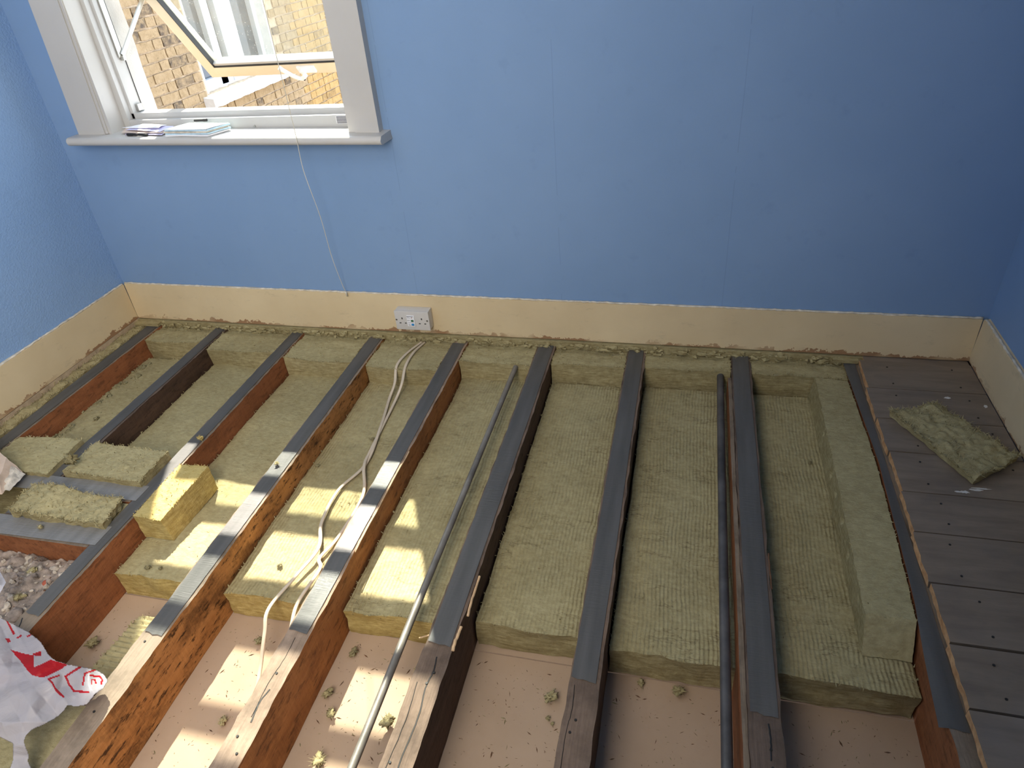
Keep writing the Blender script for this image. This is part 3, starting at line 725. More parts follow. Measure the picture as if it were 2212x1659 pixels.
crack(j4, [(1.372, -1.37), (1.366, -1.40), (1.371, -1.44)], .0016); crack(j4, [(1.365, -1.25), (1.367, -1.30), (1.362, -1.36), (1.366, -1.43)], .0007)
crack(j7, [(2.329, -1.262), (2.331, -1.29), (2.329, -1.33)], .0018); crack(j2, [(.70, -1.315), (.712, -1.34), (.708, -1.375)], .0016)
crack(j5, [(1.663, -1.30), (1.668, -1.38), (1.662, -1.5)], .0008); crack(j6, [(1.972, -1.25), (1.975, -1.3), (1.971, -1.36), (1.976, -1.5)], .0007)
# split-off slivers along edges
def sliver(root, x, y0, y1, z, w, mat='fresh_wood', dx=0):
    bm = bmesh.new(); n = 12
    P = [Vector((x+dx*k/n+noise.noise(Vector((k*.5, x*9, 0)))*.002, y0+(y1-y0)*k/n, z+noise.noise(Vector((k*.6, x, 5)))*.0015)) for k in range(n+1)]
    tube(bm, P, w, .0022, seg=6); attach(link('sliver', bm_mesh(bm), M[mat]), root)
sliver(j5, 1.714, -1.02, -1.13, ZJ-.004, .003, dx=.004); sliver(j5, 1.712, -1.16, -1.22, ZJ-.001, .0035)
sliver(j4, 1.3935, -.62, -1.0, ZJ-.002, .0016); sliver(j7, 2.356, -.85, -.95, ZJ-.001, .002, 'splinter')

lath = blk('timber_batten', 2.284, 2.2945, -2.9, -.12, ZF+.0015, ZJ-.012, (2, 200, 5), [(8, .001), (40, .0008)], seed=31, mat=JM['brown'], angle=50)
tag(lath, 'thin reddish timber batten fixed along the joist beside the thick pipe', 'batten'); rebase(lath, (2.289, -.12, ZF))

# cross pieces (trimmers) on the left
def trimmer(x0, x1, y0, y1, yl0, yl1, tape, label, seed):
    root = empty('trimmer_beam', ((x0+x1)/2, (y0+y1)/2, ZF)); tag(root, label, 'joist', 'cross timbers at the hearth')
    b = lattice('beam', [(x0, yl0, ZF+.0015), (x1, y0, ZF+.0015), (x1, y1, ZF+.0015), (x0, yl1, ZF+.0015), (x0, yl0, ZJ), (x1, y0, ZJ), (x1, y1, ZJ), (x0, yl1, ZJ)], (30, 4, 5), [(12, .0008), (40, .0006)], seed=seed, mat=JM['brown'], angle=50); attach(b, root)
    tx0, tx1, a0, a1, b0, b1 = tape
    t = lattice('tape_strip', [(tx0, a0, ZJ+.0028), (tx1, b0, ZJ+.0028), (tx1, b1, ZJ+.0028), (tx0, a1, ZJ+.0028), (tx0, a0, ZJ+.0037), (tx1, b0, ZJ+.0037), (tx1, b1, ZJ+.0037), (tx0, a1, ZJ+.0037)], (24, 4, 1), [(8, .0006)], seed=seed, mat=M['tape']); attach(t, root); tag(t, 'grey tape strip')
trimmer(.411, .6915, -.935, -.885, -.935, -.885, (.255, .709, -.936, -.878, -.930, -.872), 'taped cross timber between the two front wool pieces and the ragged one', 41)
trimmer(.110, .6915, -1.100, -1.045, -1.100, -1.045, (.10, .712, -1.105, -1.040, -1.092, -1.028), 'taped cross timber at the edge of the rubble', 42)

# ------------------------------------------------------------------ insulation
WA = [(7, .0035), (22, .0022), (60, .0013)]
def slab(i, j, y0, y1, label, z1=ZW, mat='wool', z0=ZF+.0025, seed=0, fib=500):
    x0, x1 = JX[i][1]+.003, JX[j][0]-.003
    def f(p, u, v, w):
        e = min(u, 1-u)
        d = Vector((0, 0, -.004*math.exp(-e*30)))
        if v == 0: d.y = -abs(noise.noise(Vector((p.x*12, p.z*16, seed))))*.010
        if u in (0, 1): d.x = (1 if u == 0 else -1)*.002
        return d
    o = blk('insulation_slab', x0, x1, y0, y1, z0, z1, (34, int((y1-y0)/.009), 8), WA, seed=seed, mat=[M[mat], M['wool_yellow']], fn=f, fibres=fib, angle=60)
    rebase(o, ((x0+x1)/2, (y0+y1)/2, z0)); tag(o, label, 'insulation slab', 'mineral wool slabs between the joists')
    me = o.data
    for p in me.polygons:
        if p.normal.y < -.6 and p.center.y < -(y1-y0)/2+.03 and seed in (2, 3, 4): p.material_index = 1
    return o
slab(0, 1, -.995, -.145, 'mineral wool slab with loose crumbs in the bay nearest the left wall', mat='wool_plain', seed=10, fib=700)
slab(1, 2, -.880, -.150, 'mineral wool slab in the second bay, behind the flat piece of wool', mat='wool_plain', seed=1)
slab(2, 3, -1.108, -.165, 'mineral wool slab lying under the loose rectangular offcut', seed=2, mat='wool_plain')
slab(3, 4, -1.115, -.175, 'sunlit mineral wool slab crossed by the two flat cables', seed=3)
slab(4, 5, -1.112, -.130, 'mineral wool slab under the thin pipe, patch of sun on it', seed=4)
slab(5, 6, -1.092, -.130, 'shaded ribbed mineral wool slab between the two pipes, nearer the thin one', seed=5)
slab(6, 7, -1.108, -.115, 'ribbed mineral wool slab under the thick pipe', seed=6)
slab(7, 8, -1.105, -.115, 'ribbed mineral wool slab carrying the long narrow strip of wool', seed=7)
# upright end blocks along the back wall
ends = [(0, 1, -.118, 'first'), (1, 2, -.150, 'second'), (2, 3, -.178, 'third'), (3, 4, -.195, 'fourth'), (4, 5, -.135, 'fifth'), (5, 6, -.113, 'sixth'), (6, 7, -.102, 'seventh'), (7, 8, -.103, 'eighth')]
EL = ['small dusty wool end block in the corner bay by the left wall', 'wool end block under the baseboard, in the bay right of the dark joist', 'wool end block below the baseboard, in the bay with the loose offcut', 'wool end block below the power socket, where the flat cables go in', 'wool end block that the thin pipe runs into', 'wool end block between the thin and the thick pipe, no pipe in it', 'wool end block that the thick pipe runs into', 'wool end block beside the floorboards, at the head of the long strip']
for q, (i, j, yf, _) in enumerate(ends):
    x0, x1 = JX[i][1]+.002, JX[j][0]-.002
    def f(p, u, v, w, q=q):
        d = Vector((0, 0, 0))
        if w == 1: d.z = noise.noise(Vector((p.x*16, p.y*30, q)))*.004-.004*(v > .8)
        if v == 0: d.y = noise.noise(Vector((p.x*9, p.z*14, q)))*.006+ .010*math.sin(u*math.pi)*(-1 if q < 4 else .2)
        return d
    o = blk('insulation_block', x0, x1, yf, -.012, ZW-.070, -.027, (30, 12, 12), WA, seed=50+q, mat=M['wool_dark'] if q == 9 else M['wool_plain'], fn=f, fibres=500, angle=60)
    rebase(o, ((x0+x1)/2, yf/2, ZW-.07)); tag(o, EL[q], 'insulation block', 'upright wool blocks along the back wall')
# frayed strip in the gap by the left baseboard, and frayed wool under the back baseboard
o = blk('insulation_strip', .001, .047, -1.09, -.012, ZF+.0025, -.020, (8, 170, 6), [(9, .004), (25, .007), (70, .003)], seed=70, mat=M['wool_plain'], fibres=1800, flen=.016, angle=70)
rebase(o, (.025, -.8, ZF)); tag(o, 'frayed strip of wool stuffed between left baseboard and first joist', 'insulation strip')
bm = bmesh.new(); rr = random.Random(3)
for k in range(520):
    x = rr.uniform(.11, 2.62); y = rr.uniform(-.022, -.001); z = rr.uniform(-.030, -.007)
    r = rr.uniform(.003, .0095)
    q = bmesh.ops.create_icosphere(bm, subdivisions=1, radius=r, matrix=Matrix.Translation((x, y, z))@Matrix.Diagonal((rr.uniform(.8, 2.2), .7, rr.uniform(.4, 1), 1)))
    for v in q['verts']: v.co += rough(v.co, 150, r*.7, k)
for k in range(1100):
    p = Vector((rr.uniform(.11, 2.62), rr.uniform(-.03, 0), rr.uniform(-.03, -.008))); d = Vector((rr.uniform(-1, 1), rr.uniform(-1.2, .2), rr.uniform(-.6, .5))).normalized()*rr.uniform(.005, .018); s = Vector((.0007, .0004, .0005))
    a = [bm.verts.new(w) for w in (p-s, p+s, p+d)]; bm.faces.new(a)
add_box(bm, .0, 2.69, -.008, .0115, ZF+.003, -.005); add_box(bm, .0, .11, -.03, -.007, ZJ+.004, -.008); add_box(bm, 2.60, 2.675, -.022, -.007, ZJ+.004, -.008)
o = link('wool_fray', bm_mesh(bm), M['wool_plain']); tag(o, 'dark frayed wool and dust in the gap under the back baseboard', 'frayed wool', kind='stuff')

def piece(name, q, z0, z1, n, amps, label, cat='insulation piece', mat='wool_plain', seed=0, fib=400, zb=None, flen=.009, fn=None, group=None, inset=.006):
    cx = sum(p[0] for p in q)/4; cy = sum(p[1] for p in q)/4
    bq = [(cx+(x-cx)*(1-inset*8), cy+(y-cy)*(1-inset*8)) for x, y in q]
    zt = z1 if isinstance(z1, (list, tuple)) else [z1]*4
    o = lattice(name, [(x, y, z0) for x, y in bq]+[(x, y, z) for (x, y), z in zip(q, zt)], n, amps, seed=seed, mat=M[mat], fibres=fib, flen=flen, fn=fn, angle=60)
    rebase(o, (cx, cy, z0)); tag(o, label, cat, group); return o
RG = [(8, .004), (28, .0045), (75, .003)]
piece('insulation_piece', [(.135, -.890), (.375, -.884), (.357, -.726), (.135, -.745)], ZW+.003, -.005, (36, 24, 6), [(9, .003), (30, .003), (80, .002)], 'flat squarish wool piece over the first bay, beside the broken board end', seed=81, inset=0)
piece('insulation_piece', [(.420, -.872), (.689, -.880), (.690, -.748), (.424, -.742)], ZW-.003, .0005, (40, 22, 6), [(9, .003), (30, .003), (80, .002)], 'wide flat wool piece behind the cross timber, a torn brown tuft on its corner', seed=82, inset=0, fib=600)
def hump(p, u, v, w): return Vector((0, 0, .012*math.sin(min(1, u*1.6)*math.pi)*(.4+v) if w > .5 else 0))
piece('insulation_piece', [(.400, -1.040), (.702, -1.040), (.688, -.950), (.380, -.944)], ZJ-.001+.004, .004, (48, 18, 4), [(8, .003), (28, .0055), (75, .004)], 'ragged lumpy wool piece between the two taped cross timbers', seed=83, fn=hump, fib=900, flen=.012, inset=.001)
# hidden packing that carries the ragged piece
piece('insulation_piece', [(.414, -1.042), (.688, -1.042), (.688, -.938), (.414, -.938)], ZF+.0025, ZJ-.004, (10, 6, 4), [(9, .001)], 'packed wool below the ragged piece, between the two cross timbers', seed=84, fib=0, inset=0)
# torn tuft
def tuft(x, y, z, r, label, seed, mat='wool_plain', group=None, flat=.6, name='wool_tuft', fib=70, kind=None):
    bm = bmesh.new(); rr = random.Random(seed)
    bmesh.ops.create_icosphere(bm, subdivisions=3, radius=r)
    for v in bm.verts:
        k = .95+1.0*noise.noise(v.co*(1.3/r)+Vector((seed, 0, 0)))+.8*noise.noise(v.co*(3.2/r)+Vector((0, seed, 0)))+.4*noise.noise(v.co*(7/r))
        v.co = Vector((v.co.x*k*rr.uniform(.9, 1.1), v.co.y*k*rr.uniform(.65, .9), v.co.z*k*flat))
    vs = list(bm.verts)
    for k in range(fib):
        p = rr.choice(vs).co.copy(); d = (p.normalized()+Vector((rr.uniform(-.6, .6), rr.uniform(-.6, .6), rr.uniform(-.2, .3))))*r*rr.uniform(.4, 1.0); s = Vector((rr.uniform(-1, 1), rr.uniform(-1, 1), 0))*.0006
        a = [bm.verts.new(w) for w in (p-s, p+s, p+d)]; bm.faces.new(a)
    zmin = min(v.co.z for v in bm.verts)
    for v in bm.verts: v.co.z -= zmin
    o = link(name, bm_mesh(bm, smooth=True), M[mat]); o.location = (x, y, z); o.rotation_euler = (0, 0, rr.uniform(0, 6.28))
    if label: tag(o, label, 'wool tuft', group)
    return o
tuft(.438, -.845, .001, .014, 'brown torn curl of wool on the corner of the wide flat wool piece', 5, 'wool_dark', flat=1.0, fib=40)
# loose rectangular offcut leaning on the joist
o = lattice('insulation_offcut', [(.750, -.988, -.0925), (.843, -.988, -.0925), (.848, -.785, -.0905), (.750, -.785, -.0925), (.747, -.988, -.014), (.832, -.988, -.018), (.846, -.785, -.004), (.747, -.785, -.010)], (22, 40, 16), [(10, .0016), (40, .0014), (90, .001)], seed=90, mat=M['wool_yellow'], fibres=350, flen=.006, angle=60)
rebase(o, (.80, -.886, -.094)); tag(o, 'yellow brick-shaped wool offcut standing on the slab, half in the sun', 'insulation offcut')
# ribbed offcut lying on the board below, bottom left
def wv(p, u, v, w): return Vector((0, 0, .0022*math.sin(p.y*2*math.pi/.0125))) if w == 1 else Vector((0, 0, 0))
piece('insulation_offcut', [(.880, -1.385), (1.008, -1.385), (1.008, -1.195), (.897, -1.212)], ZF+.004, -.108, (20, 80, 6), [(9, .0015), (40, .0012)], 'ribbed pale wool offcut lying on the bare board, against the orange joist', cat='insulation offcut', seed=91, fn=wv, fib=250, inset=.004)
# wool under the bag
piece('insulation_piece', [(.750, -2.05), (1.008, -2.05), (1.008, -1.455), (.752, -1.455)], ZF+.004, -.062, (26, 60, 6), WA, 'dusty brown wool slab in the bay below the torn plastic bag', seed=92, mat='wool_dark', fib=200, inset=0)
# long strip standing on the right-hand slab
def pits(p, u, v, w):
    d = Vector((0, 0, 0))
    for (yy, zz, r) in ((-.36, -.045, .010), (-.52, -.05, .012), (-.60, -.05, .009), (-.70, -.04, .013), (-.80, -.05, .010), (-.93, -.045, .009)):
        q = math.hypot(p.y-yy, p.z-zz)/r
        if u == 0 and q < 1: d.x += .007*(1-q*q)
    d.x += bow(p.y)*u
    return d
o = lattice('insulation_strip', [(2.534, -1.035, -.0920), (2.628, -1.035, -.0920), (2.628, -.112, -.0920), (2.530, -.112, -.0920), (2.537, -.985, -.024), (2.631, -.985, -.026), (2.630, -.108, -.027), (2.541, -.108, -.024)], (16, 150, 12), [(9, .0018), (35, .0016), (80, .0012)], seed=93, mat=M['wool_plain'], fibres=350, flen=.005, fn=pits, angle=60)
rebase(o, (2.576, -.56, -.0935)); tag(o, 'long narrow strip of wool standing along the last joist by the floorboards', 'insulation strip')
# ragged piece on the floorboards
def ragtop(p, u, v, w): return Vector((0, 0, noise.noise(Vector((p.x*30, p.y*30, 3)))*.010+noise.noise(Vector((p.x*70, p.y*70, 6)))*.005)) if w == 1 else Vector((0, 0, 0))
piece('insulation_piece', [(2.838, -.578), (2.964, -.474), (2.832, -.268), (2.703, -.316)], .0035, .020, (40, 64, 4), [(9, .002), (40, .003)], 'mossy-looking ragged strip of wool lying askew on the dark floorboards', seed=94, fn=ragtop, fib=1400, flen=.012, inset=.001)

# ------------------------------------------------------------------ rubble in the hearth pit
def rub(p, u, v, w):
    if w < 1: return Vector((0, 0, 0))
    z = noise.fractal(Vector((p.x*9, p.y*9, 0)), 1, 2, 3)*.016+noise.fractal(Vector((p.x*34, p.y*34, 5)), .8, 2, 5)*.014
    return Vector((0, 0, z-.030*max(0, (p.y+1.19)/.1)))
o = blk('rubble', .003, .690, -2.0, -1.101, ZF+.003, -.060, (150, 190, 1), [], seed=100, mat=M['rubble'], fn=rub, angle=80)
tag(o, 'grey lime rubble and grit filling the hearth pit', 'rubble', kind='stuff')
bm = bmesh.new(); rr = random.Random(11)
def rubz(x, y):
    p = Vector((x, y, -.06)); return -.06+rub(p, 0, 0, 1).z
for k in range(900):
    x, y = rr.uniform(.30, .685), rr.uniform(-1.50, -1.115); r = rr.choice((.0015, .002, .003, .005, .008))*rr.uniform(.8, 1.4)
    q = bmesh.ops.create_icosphere(bm, subdivisions=1 if r < .005 else 2, radius=r, matrix=Matrix.Translation((x, y, rubz(x, y)+r*.2))@Euler((rr.random()*3, rr.random()*3, rr.random()*3)).to_matrix().to_4x4()@Matrix.Diagonal((1, rr.uniform(.6, 1), rr.uniform(.4, .9), 1)))
    mi = rr.choice((0, 0, 0, 1, 1, 2)) if r < .005 else rr.choice((0, 1)); 
    for v in q['verts']:
        v.co += rough(v.co, 120, r*.5, k)
        for f in v.link_faces: f.material_index = mi
o = link('rubble_chips', bm_mesh(bm), [M['rubble'], M['stone_pale'], M['splinter']]); tag(o, 'small stones and chips scattered on the rubble', 'rubble', kind='stuff')
def stone(x, y, r, mat, label, seed, cat='stone', fl_=.6):
    bm = bmesh.new(); bmesh.ops.create_icosphere(bm, subdivisions=3, radius=r)
    for v in bm.verts: v.co *= 1+.45*noise.noise(v.co*(.9/r)+Vector((seed, 1, 2)))+.15*noise.noise(v.co*(3/r)); v.co.z *= fl_
    o = link('stone', bm_mesh(bm, angle=40), M[mat]); o.location = (x, y, rubz(x, y)+r*.15); tag(o, label, cat); return o
stone(.626, -1.190, .010, 'rubble_red', 'red brick chip lying in the grey rubble', 1)
stone(.596, -1.140, .014, 'stone_pale', 'largest pale lump of lime at the back edge of the rubble pit', 4)
stone(.655, -1.300, .018, 'rubble', 'rounded grey clod of rubble right beside the taped joist', 5)
stone(.640, -1.365, .022, 'stone_pale', 'broad pale slab of mortar in the rubble just above the plastic bag', 6, fl_=.35)
tuft(.565, -1.165, rubz(.565, -1.165)-.001, .010, 'pale wool tuft lying on the rubble near the cross timber', 7, flat=.5)
tuft(.600, -1.245, rubz(.6, -1.245)-.001, .010, 'pale wool tuft in the middle of the rubble, below the red brick chip', 8, flat=.5)

# broken board end at the far left
ch = empty('broken_board', (.235, -.93, ZJ)); tag(ch, 'broken end of cream painted baseboard with plaster stuck to it, at the left edge', 'board')
M['old_board'] = simple('pinkish_old_board', (.52, .40, .31), .6, var=.18, scale=30, bumpd=.001)
o = lattice('board', [(.02, -1.075, .002), (.318, -.985, .002), (.300, -.893, .002), (.02, -.840, .002), (.02, -1.040, .080), (.300, -.962, .030), (.262, -.886, .046), (.02, -.805, .095)], (22, 8, 5), [(20, .002), (60, .0018)], seed=110, mat=M['old_board'], angle=40); attach(o, ch)
o = lattice('plaster', [(.300, -.985, .001), (.330, -.968, .000), (.318, -.900, .000), (.296, -.900, .001), (.288, -.955, .022), (.306, -.945, .014), (.298, -.900, .014), (.276, -.898, .028)], (6, 10, 5), [(40, .006), (90, .004)], seed=111, mat=M['broken_plaster'], angle=60); attach(o, ch)

# ------------------------------------------------------------------ pipes and cables
def pipe(name, pts, r, mats, label, fn=None, coll=()):
    bm = bmesh.new(); P = spline(pts, 10); tube(bm, P, r, seg=18)
    root = empty(name, pts[-1]); tag(root, label, 'pipe')
    attach(link('tube', bm_mesh(bm, angle=60), mats), root)
    for y in coll:
        k = min(P, key=lambda p: abs(p.y-y)); b2 = bmesh.new(); tube(b2, [k+Vector((0, .012, 0)), k+Vector((0, .010, 0)), k-Vector((0, .010, 0)), k-Vector((0, .012, 0))], r*1.18, seg=18)
        attach(link('joint', bm_mesh(b2, angle=60), mats), root)
    return root
pipe('gas_pipe', [(1.596, -.100, -.038), (1.594, -.35, -.040), (1.592, -.8, -.044), (1.590, -1.1, -.046), (1.592, -1.47, -.048), (1.594, -2.4, -.050), (1.594, -2.9, -.052)], .0085, M['pipe_grey'], 'thinner pipe running slantwise from the wool below the socket, sunlit lower end')
pipe('water_pipe', [(2.262, -.085, -.045), (2.260, -.5, -.048), (2.259, -1.1, -.052), (2.258, -1.7, -.055), (2.258, -2.9, -.058)], .0108, M['pipe'], 'thicker dark pipe hard beside the cracked joist right of centre', coll=())
def cable(pts, label, seed):
    bm = bmesh.new(); P = spline(pts, 12); tube(bm, P, .0050, .0026, seg=10)
    o = link('flat_cable', bm_mesh(bm, smooth=True), M['cable']); rebase(o, pts[-1]); tag(o, label, 'cable', None)
zc = -.086
cable([(1.222, -.020, -.026), (1.200, -.115, -.018), (1.190, -.190, -.022), (1.198, -.245, -.055), (1.193, -.300, zc), (1.221, -.440, zc), (1.247, -.620, zc), (1.216, -.745, zc+.004), (1.226, -.870, zc+.006), (1.264, -.963, zc+.012), (1.244, -1.049, zc+.004), (1.226, -1.150, zc+.004), (1.236, -1.200, -.105), (1.246, -1.262, -.150), (1.262, -1.330, -.172), (1.268, -1.380, -.174), (1.262, -1.45, -.174), (1.22, -1.55, -.1745)], 'left one of the two flat off-white cables, ending on the bare board', 1)
cable([(1.232, -.018, -.028), (1.222, -.110, -.018), (1.222, -.190, -.022), (1.228, -.255, -.050), (1.218, -.318, zc), (1.236, -.557, zc), (1.250, -.640, zc+.006), (1.293, -.752, zc), (1.291, -.910, zc), (1.276, -.985, zc+.002), (1.292, -1.019, zc+.001), (1.288, -1.125, zc+.004), (1.298, -1.190, -.100), (1.296, -1.260, -.140), (1.300, -1.34, -.172), (1.310, -1.50, -.1745)], 'right one of the two flat off-white cables, slipping behind the bleached joist', 2)

# blind cord hanging in front of the window down to the baseboard
bm = bmesh.new()
P = spline([(.962, -.078, 1.95), (.955, -.075, 1.50), (.955, -.075, 1.083), (.954, -.075, .906), (.953, -.0745, .724), (.947, -.070, .611), (.961, -.062, .459), (.957, -.045, .312), (.956, -.020, .200), (.957, -.008, .158)], 8)
tube(bm, P, .0011, seg=6); cd = empty('blind_cord', (.957, -.008, .155)); tag(cd, 'thin off-white cord hanging past the window down to the baseboard', 'cord')
attach(link('cord', bm_mesh(bm, smooth=True), M['cord']), cd)
bm = bmesh.new(); tube(bm, [Vector((.957, -.0085, .160)), Vector((.957, -.008, .150)), Vector((.958, -.006, .140))], .0028, seg=8); attach(link('knot', bm_mesh(bm, smooth=True), M['cord']), cd)
bm = bmesh.new(); add_box(bm, .945, .979, -.085, -.02, 1.945, 1.965, .002); attach(link('bracket', bm_mesh(bm), M['metal']), cd)

# ------------------------------------------------------------------ power socket
sk = empty('power_socket', (1.208, 0, .030)); tag(sk, 'white double power socket with green and blue test buttons on the baseboard', 'socket')
SX0, SX1, SZ0, SZ1 = 1.143, 1.271, .033, .107
bm = bmesh.new(); add_box(bm, SX0+.001, SX1-.001, -.030, .001, SZ0+.001, SZ1-.001, .003); attach(link('back_box', bm_mesh(bm, angle=40), M['socket']), sk)
bm = bmesh.new(); add_box(bm, SX0, SX1, -.040, -.0308, SZ0, SZ1, .0028); fp = attach(link('face_plate', bm_mesh(bm, angle=40), M['socket']), sk)
def sub(name, bm, mat, angle=None):
    o = link(name, bm_mesh(bm, angle=angle), mat); o.parent = fp; o.data.transform(Matrix.Translation(-sk.location)); return o
YF = -.040
def pin(x, z, w, h):
    b = bmesh.new(); add_box(b, x-w/2, x+w/2, YF-.0003, YF+.004, z-h/2, z+h/2); sub('pin_hole', b, M['black'])
zz = .0
for cx, top in ((SX0+.0285, 0), (SX1-.0265, 0)):
    pin(cx-.001, .0785, .0042, .0068); pin(cx-.0102, .0600, .0068, .0035); pin(cx+.0102, .0600, .0068, .0035)
for x in (SX0+.0055, SX1-.0075):
    b = bmesh.new(); bmesh.ops.create_cone(b, cap_ends=True, segments=14, radius1=.0034, radius2=.0034, depth=.001, matrix=Matrix.Translation((x, YF-.0002, .0725))@Matrix.Rotation(math.pi/2, 4, 'X')); sub('screw', b, M['metal'])
    b = bmesh.new(); add_box(b, x-.0028, x+.0028, YF-.0010, YF-.0005, .0718, .0732); sub('screw_slot', b, M['black'])
b = bmesh.new(); add_box(b, 1.1890, 1.2175, YF-.0035, YF+.001, .0490, .0915, .001); rc = attach(link('test_module', bm_mesh(b, angle=40), M['paper']), sk)
def sub2(name, bm, mat):
    o = link(name, bm_mesh(bm, angle=40), mat); o.parent = rc; o.data.transform(Matrix.Translation(-sk.location)); return o
b = bmesh.new(); add_box(b, 1.2045, 1.2145, YF-.0060, YF-.003, .0690, .0760, .0015); g_ = sub2('button', b, M['green']); g_['label'] = 'green button'
b = bmesh.new(); add_box(b, 1.2045, 1.2145, YF-.0060, YF-.003, .0535, .0610, .0015); g_ = sub2('button', b, M['blue']); g_['label'] = 'blue button'
b = bmesh.new(); bmesh.ops.create_cone(b, cap_ends=True, segments=10, radius1=.0017, radius2=.0017, depth=.001, matrix=Matrix.Translation((1.2085, YF-.0037, .0840))@Matrix.Rotation(math.pi/2, 4, 'X')); sub2('indicator', b, M['rubble_red'])
def text(s, x, z, size, parent, y=YF-.0038):
    cu = bpy.data.curves.new('lettering', 'FONT'); cu.body = s; cu.size = size; cu.extrude = .0001
    tmp = bpy.data.objects.new('t', cu); C.objects.link(tmp)
    me = bpy.data.meshes.new_from_object(tmp.evaluated_get(bpy.context.evaluated_depsgraph_get())); bpy.data.objects.remove(tmp)
    me.materials.clear(); o = link('lettering', me, M['ink'], parent)
    o.location = Vector((x, y, z))-sk.location; o.rotation_euler = (math.pi/2, 0, 0)
text('RESET', 1.1905, .0715, .0042, rc); text('TEST', 1.1925, .0565, .0042, rc)
b = bmesh.new()
add_box(b, 1.1900, 1.2140, YF-.0038, YF-.0034, .0880, .0898); add_box(b, 1.1905, 1.1995, YF-.0038, YF-.0034, .0852, .0858); add_box(b, 1.1905, 1.2035, YF-.0038, YF-.0034, .0825, .0831)
add_box(b, 1.1925, 1.2150, YF-.0038, YF-.0034, .0650, .0657); add_box(b, 1.1935, 1.2015, YF-.0038, YF-.0034, .0520, .0528)
sub2('small_print', b, M['ink'])

# ------------------------------------------------------------------ papers and pens on the sill
def zs(x): return .7235-.0125*(x-.094)/1.132
def sheet(name, q, z, mat, label=None, cat='letter', th=.0009, bend=.003, seed=0, group=None, parent=None):
    zt = z if isinstance(z, (list, tuple)) else [z]*4
    o = lattice(name, [(x, y, zz_) for (x, y), zz_ in zip(q, zt)]+[(x, y, zz_+th) for (x, y), zz_ in zip(q, zt)], (8, 5, 1), [], seed=seed, mat=M[mat], fn=lambda p, u, v, w: Vector((0, 0, bend*noise.noise(Vector((u*1.5+seed, v*1.5, 0))))), angle=40)
    if parent is not None: attach(o, parent)
    elif label: rebase(o, (sum(a for a, _ in q)/4, sum(b for _, b in q)/4, min(zt))); tag(o, label, cat, group)
    return o
b0 = zs(.33)
sheet('letter', [(.300, -.030), (.455, -.048), (.452, .004), (.262, .026)], [b0+.0015, b0+.003, b0+.003, b0+.004], 'paper_lilac', 'lowest lilac letter of the pile at the left end of the sill', seed=1)
sheet('letter', [(.282, -.022), (.448, -.040), (.470, .010), (.262, .034)], [b0+.006, b0+.006, b0+.010, b0+.011], 'paper_tan', 'tan letter in the middle of the pile on the sill', seed=2)
sheet('letter', [(.292, -.010), (.440, -.034), (.462, .014), (.300, .030)], [b0+.011, b0+.010, b0+.014, b0+.016], 'paper_lilac', 'upper lilac letter under the white one, left end of the sill', seed=3)
sheet('letter', [(.268, .004), (.424, -.012), (.430, .022), (.330, .036)], [b0+.016, b0+.016, b0+.019, b0+.018], 'paper', 'topmost white letter of the pile on the sill, left of the booklet', seed=4)
bk = empty('booklet', (.55, -.03, zs(.55))); tag(bk, 'thick white booklet with pale blue edges on the sunlit sill', 'booklet')
zb = zs(.55)
cors = [(.470, -.050), (.632, -.056), (.668, .020), (.512, .030)]
for k in range(5):
    s = .0025*math.sin(k*2.4)
    sheet('page_block' if k < 4 else 'cover', [(x+s, y+s*.5) for x, y in cors], zb+.0008+k*.0052, ('paper', 'paper_blue', 'caulk', 'paper_blue', 'paper')[k], th=.0046 if k < 4 else .0014, bend=.0012, seed=k, parent=bk)
b = bmesh.new()
for k in range(5):
    add_box(b, .50+k*.028, .518+k*.028, -.046+.012*k % .02, -.044+.012*k % .02, zb+.0236, zb+.0240)
bt = link('small_print', bm_mesh(b), M['paper_blue']); attach(bt, bk)
def pen(p0, p1, label, mat='black'):
    P0, P1 = Vector(p0), Vector(p1); root = empty('pen', P0); tag(root, label, 'pen')
    b = bmesh.new(); tube(b, [P0, P0.lerp(P1, .02), P0.lerp(P1, .7), P0.lerp(P1, .72)], .0036, seg=10); attach(link('barrel', bm_mesh(b, angle=50), M[mat]), root)
    b = bmesh.new(); tube(b, [P0.lerp(P1, .72), P1.lerp(P0, .01), P1], .0042, seg=10); attach(link('cap', bm_mesh(b, angle=50), M[mat]), root)
pen((.400, -.046, zs(.4)+.0045), (.318, -.040, zs(.32)+.0045), 'dark pen poking out from under the pile of letters')
pen((.540, .022, zb+.031), (.585, .026, zb+.031), 'short dark pen lying on the back of the booklet')

# ------------------------------------------------------------------ torn plastic bag
OUT = [(-30, 1322), (13, 1340), (60, 1364), (88, 1386), (106, 1416), (120, 1427), (150, 1436), (180, 1441), (208, 1447), (224, 1456), (233, 1470), (222, 1488), (205, 1500), (188, 1522), (168, 1526), (145, 1524), (138, 1536), (118, 1553), (92, 1566), (70, 1576), (56, 1590), (52, 1602), (57, 1618), (63, 1632), (60, 1645), (69, 1662), (66, 1700), (16, 1700), (22, 1659), (28, 1640), (29, 1606), (14, 1599), (0, 1592), (-30, 1580)]
RED = [[(22, 1403), (48, 1411), (74, 1416), (74, 1441), (92, 1434), (110, 1425), (130, 1431), (146, 1435), (132, 1446), (112, 1456), (98, 1462), (87, 1463), (71, 1459), (60, 1449), (55, 1442), (42, 1425)],
       [(69, 1413), (88, 1406), (90, 1418), (76, 1417)], [(12, 1339), (17, 1341), (33, 1369), (28, 1371)], [(35, 1378), (46, 1370), (48, 1375), (37, 1380)], [(58, 1374), (69, 1368), (66, 1373), (60, 1377)], [(12, 1380), (21, 1379), (23, 1387), (17, 1389)]]
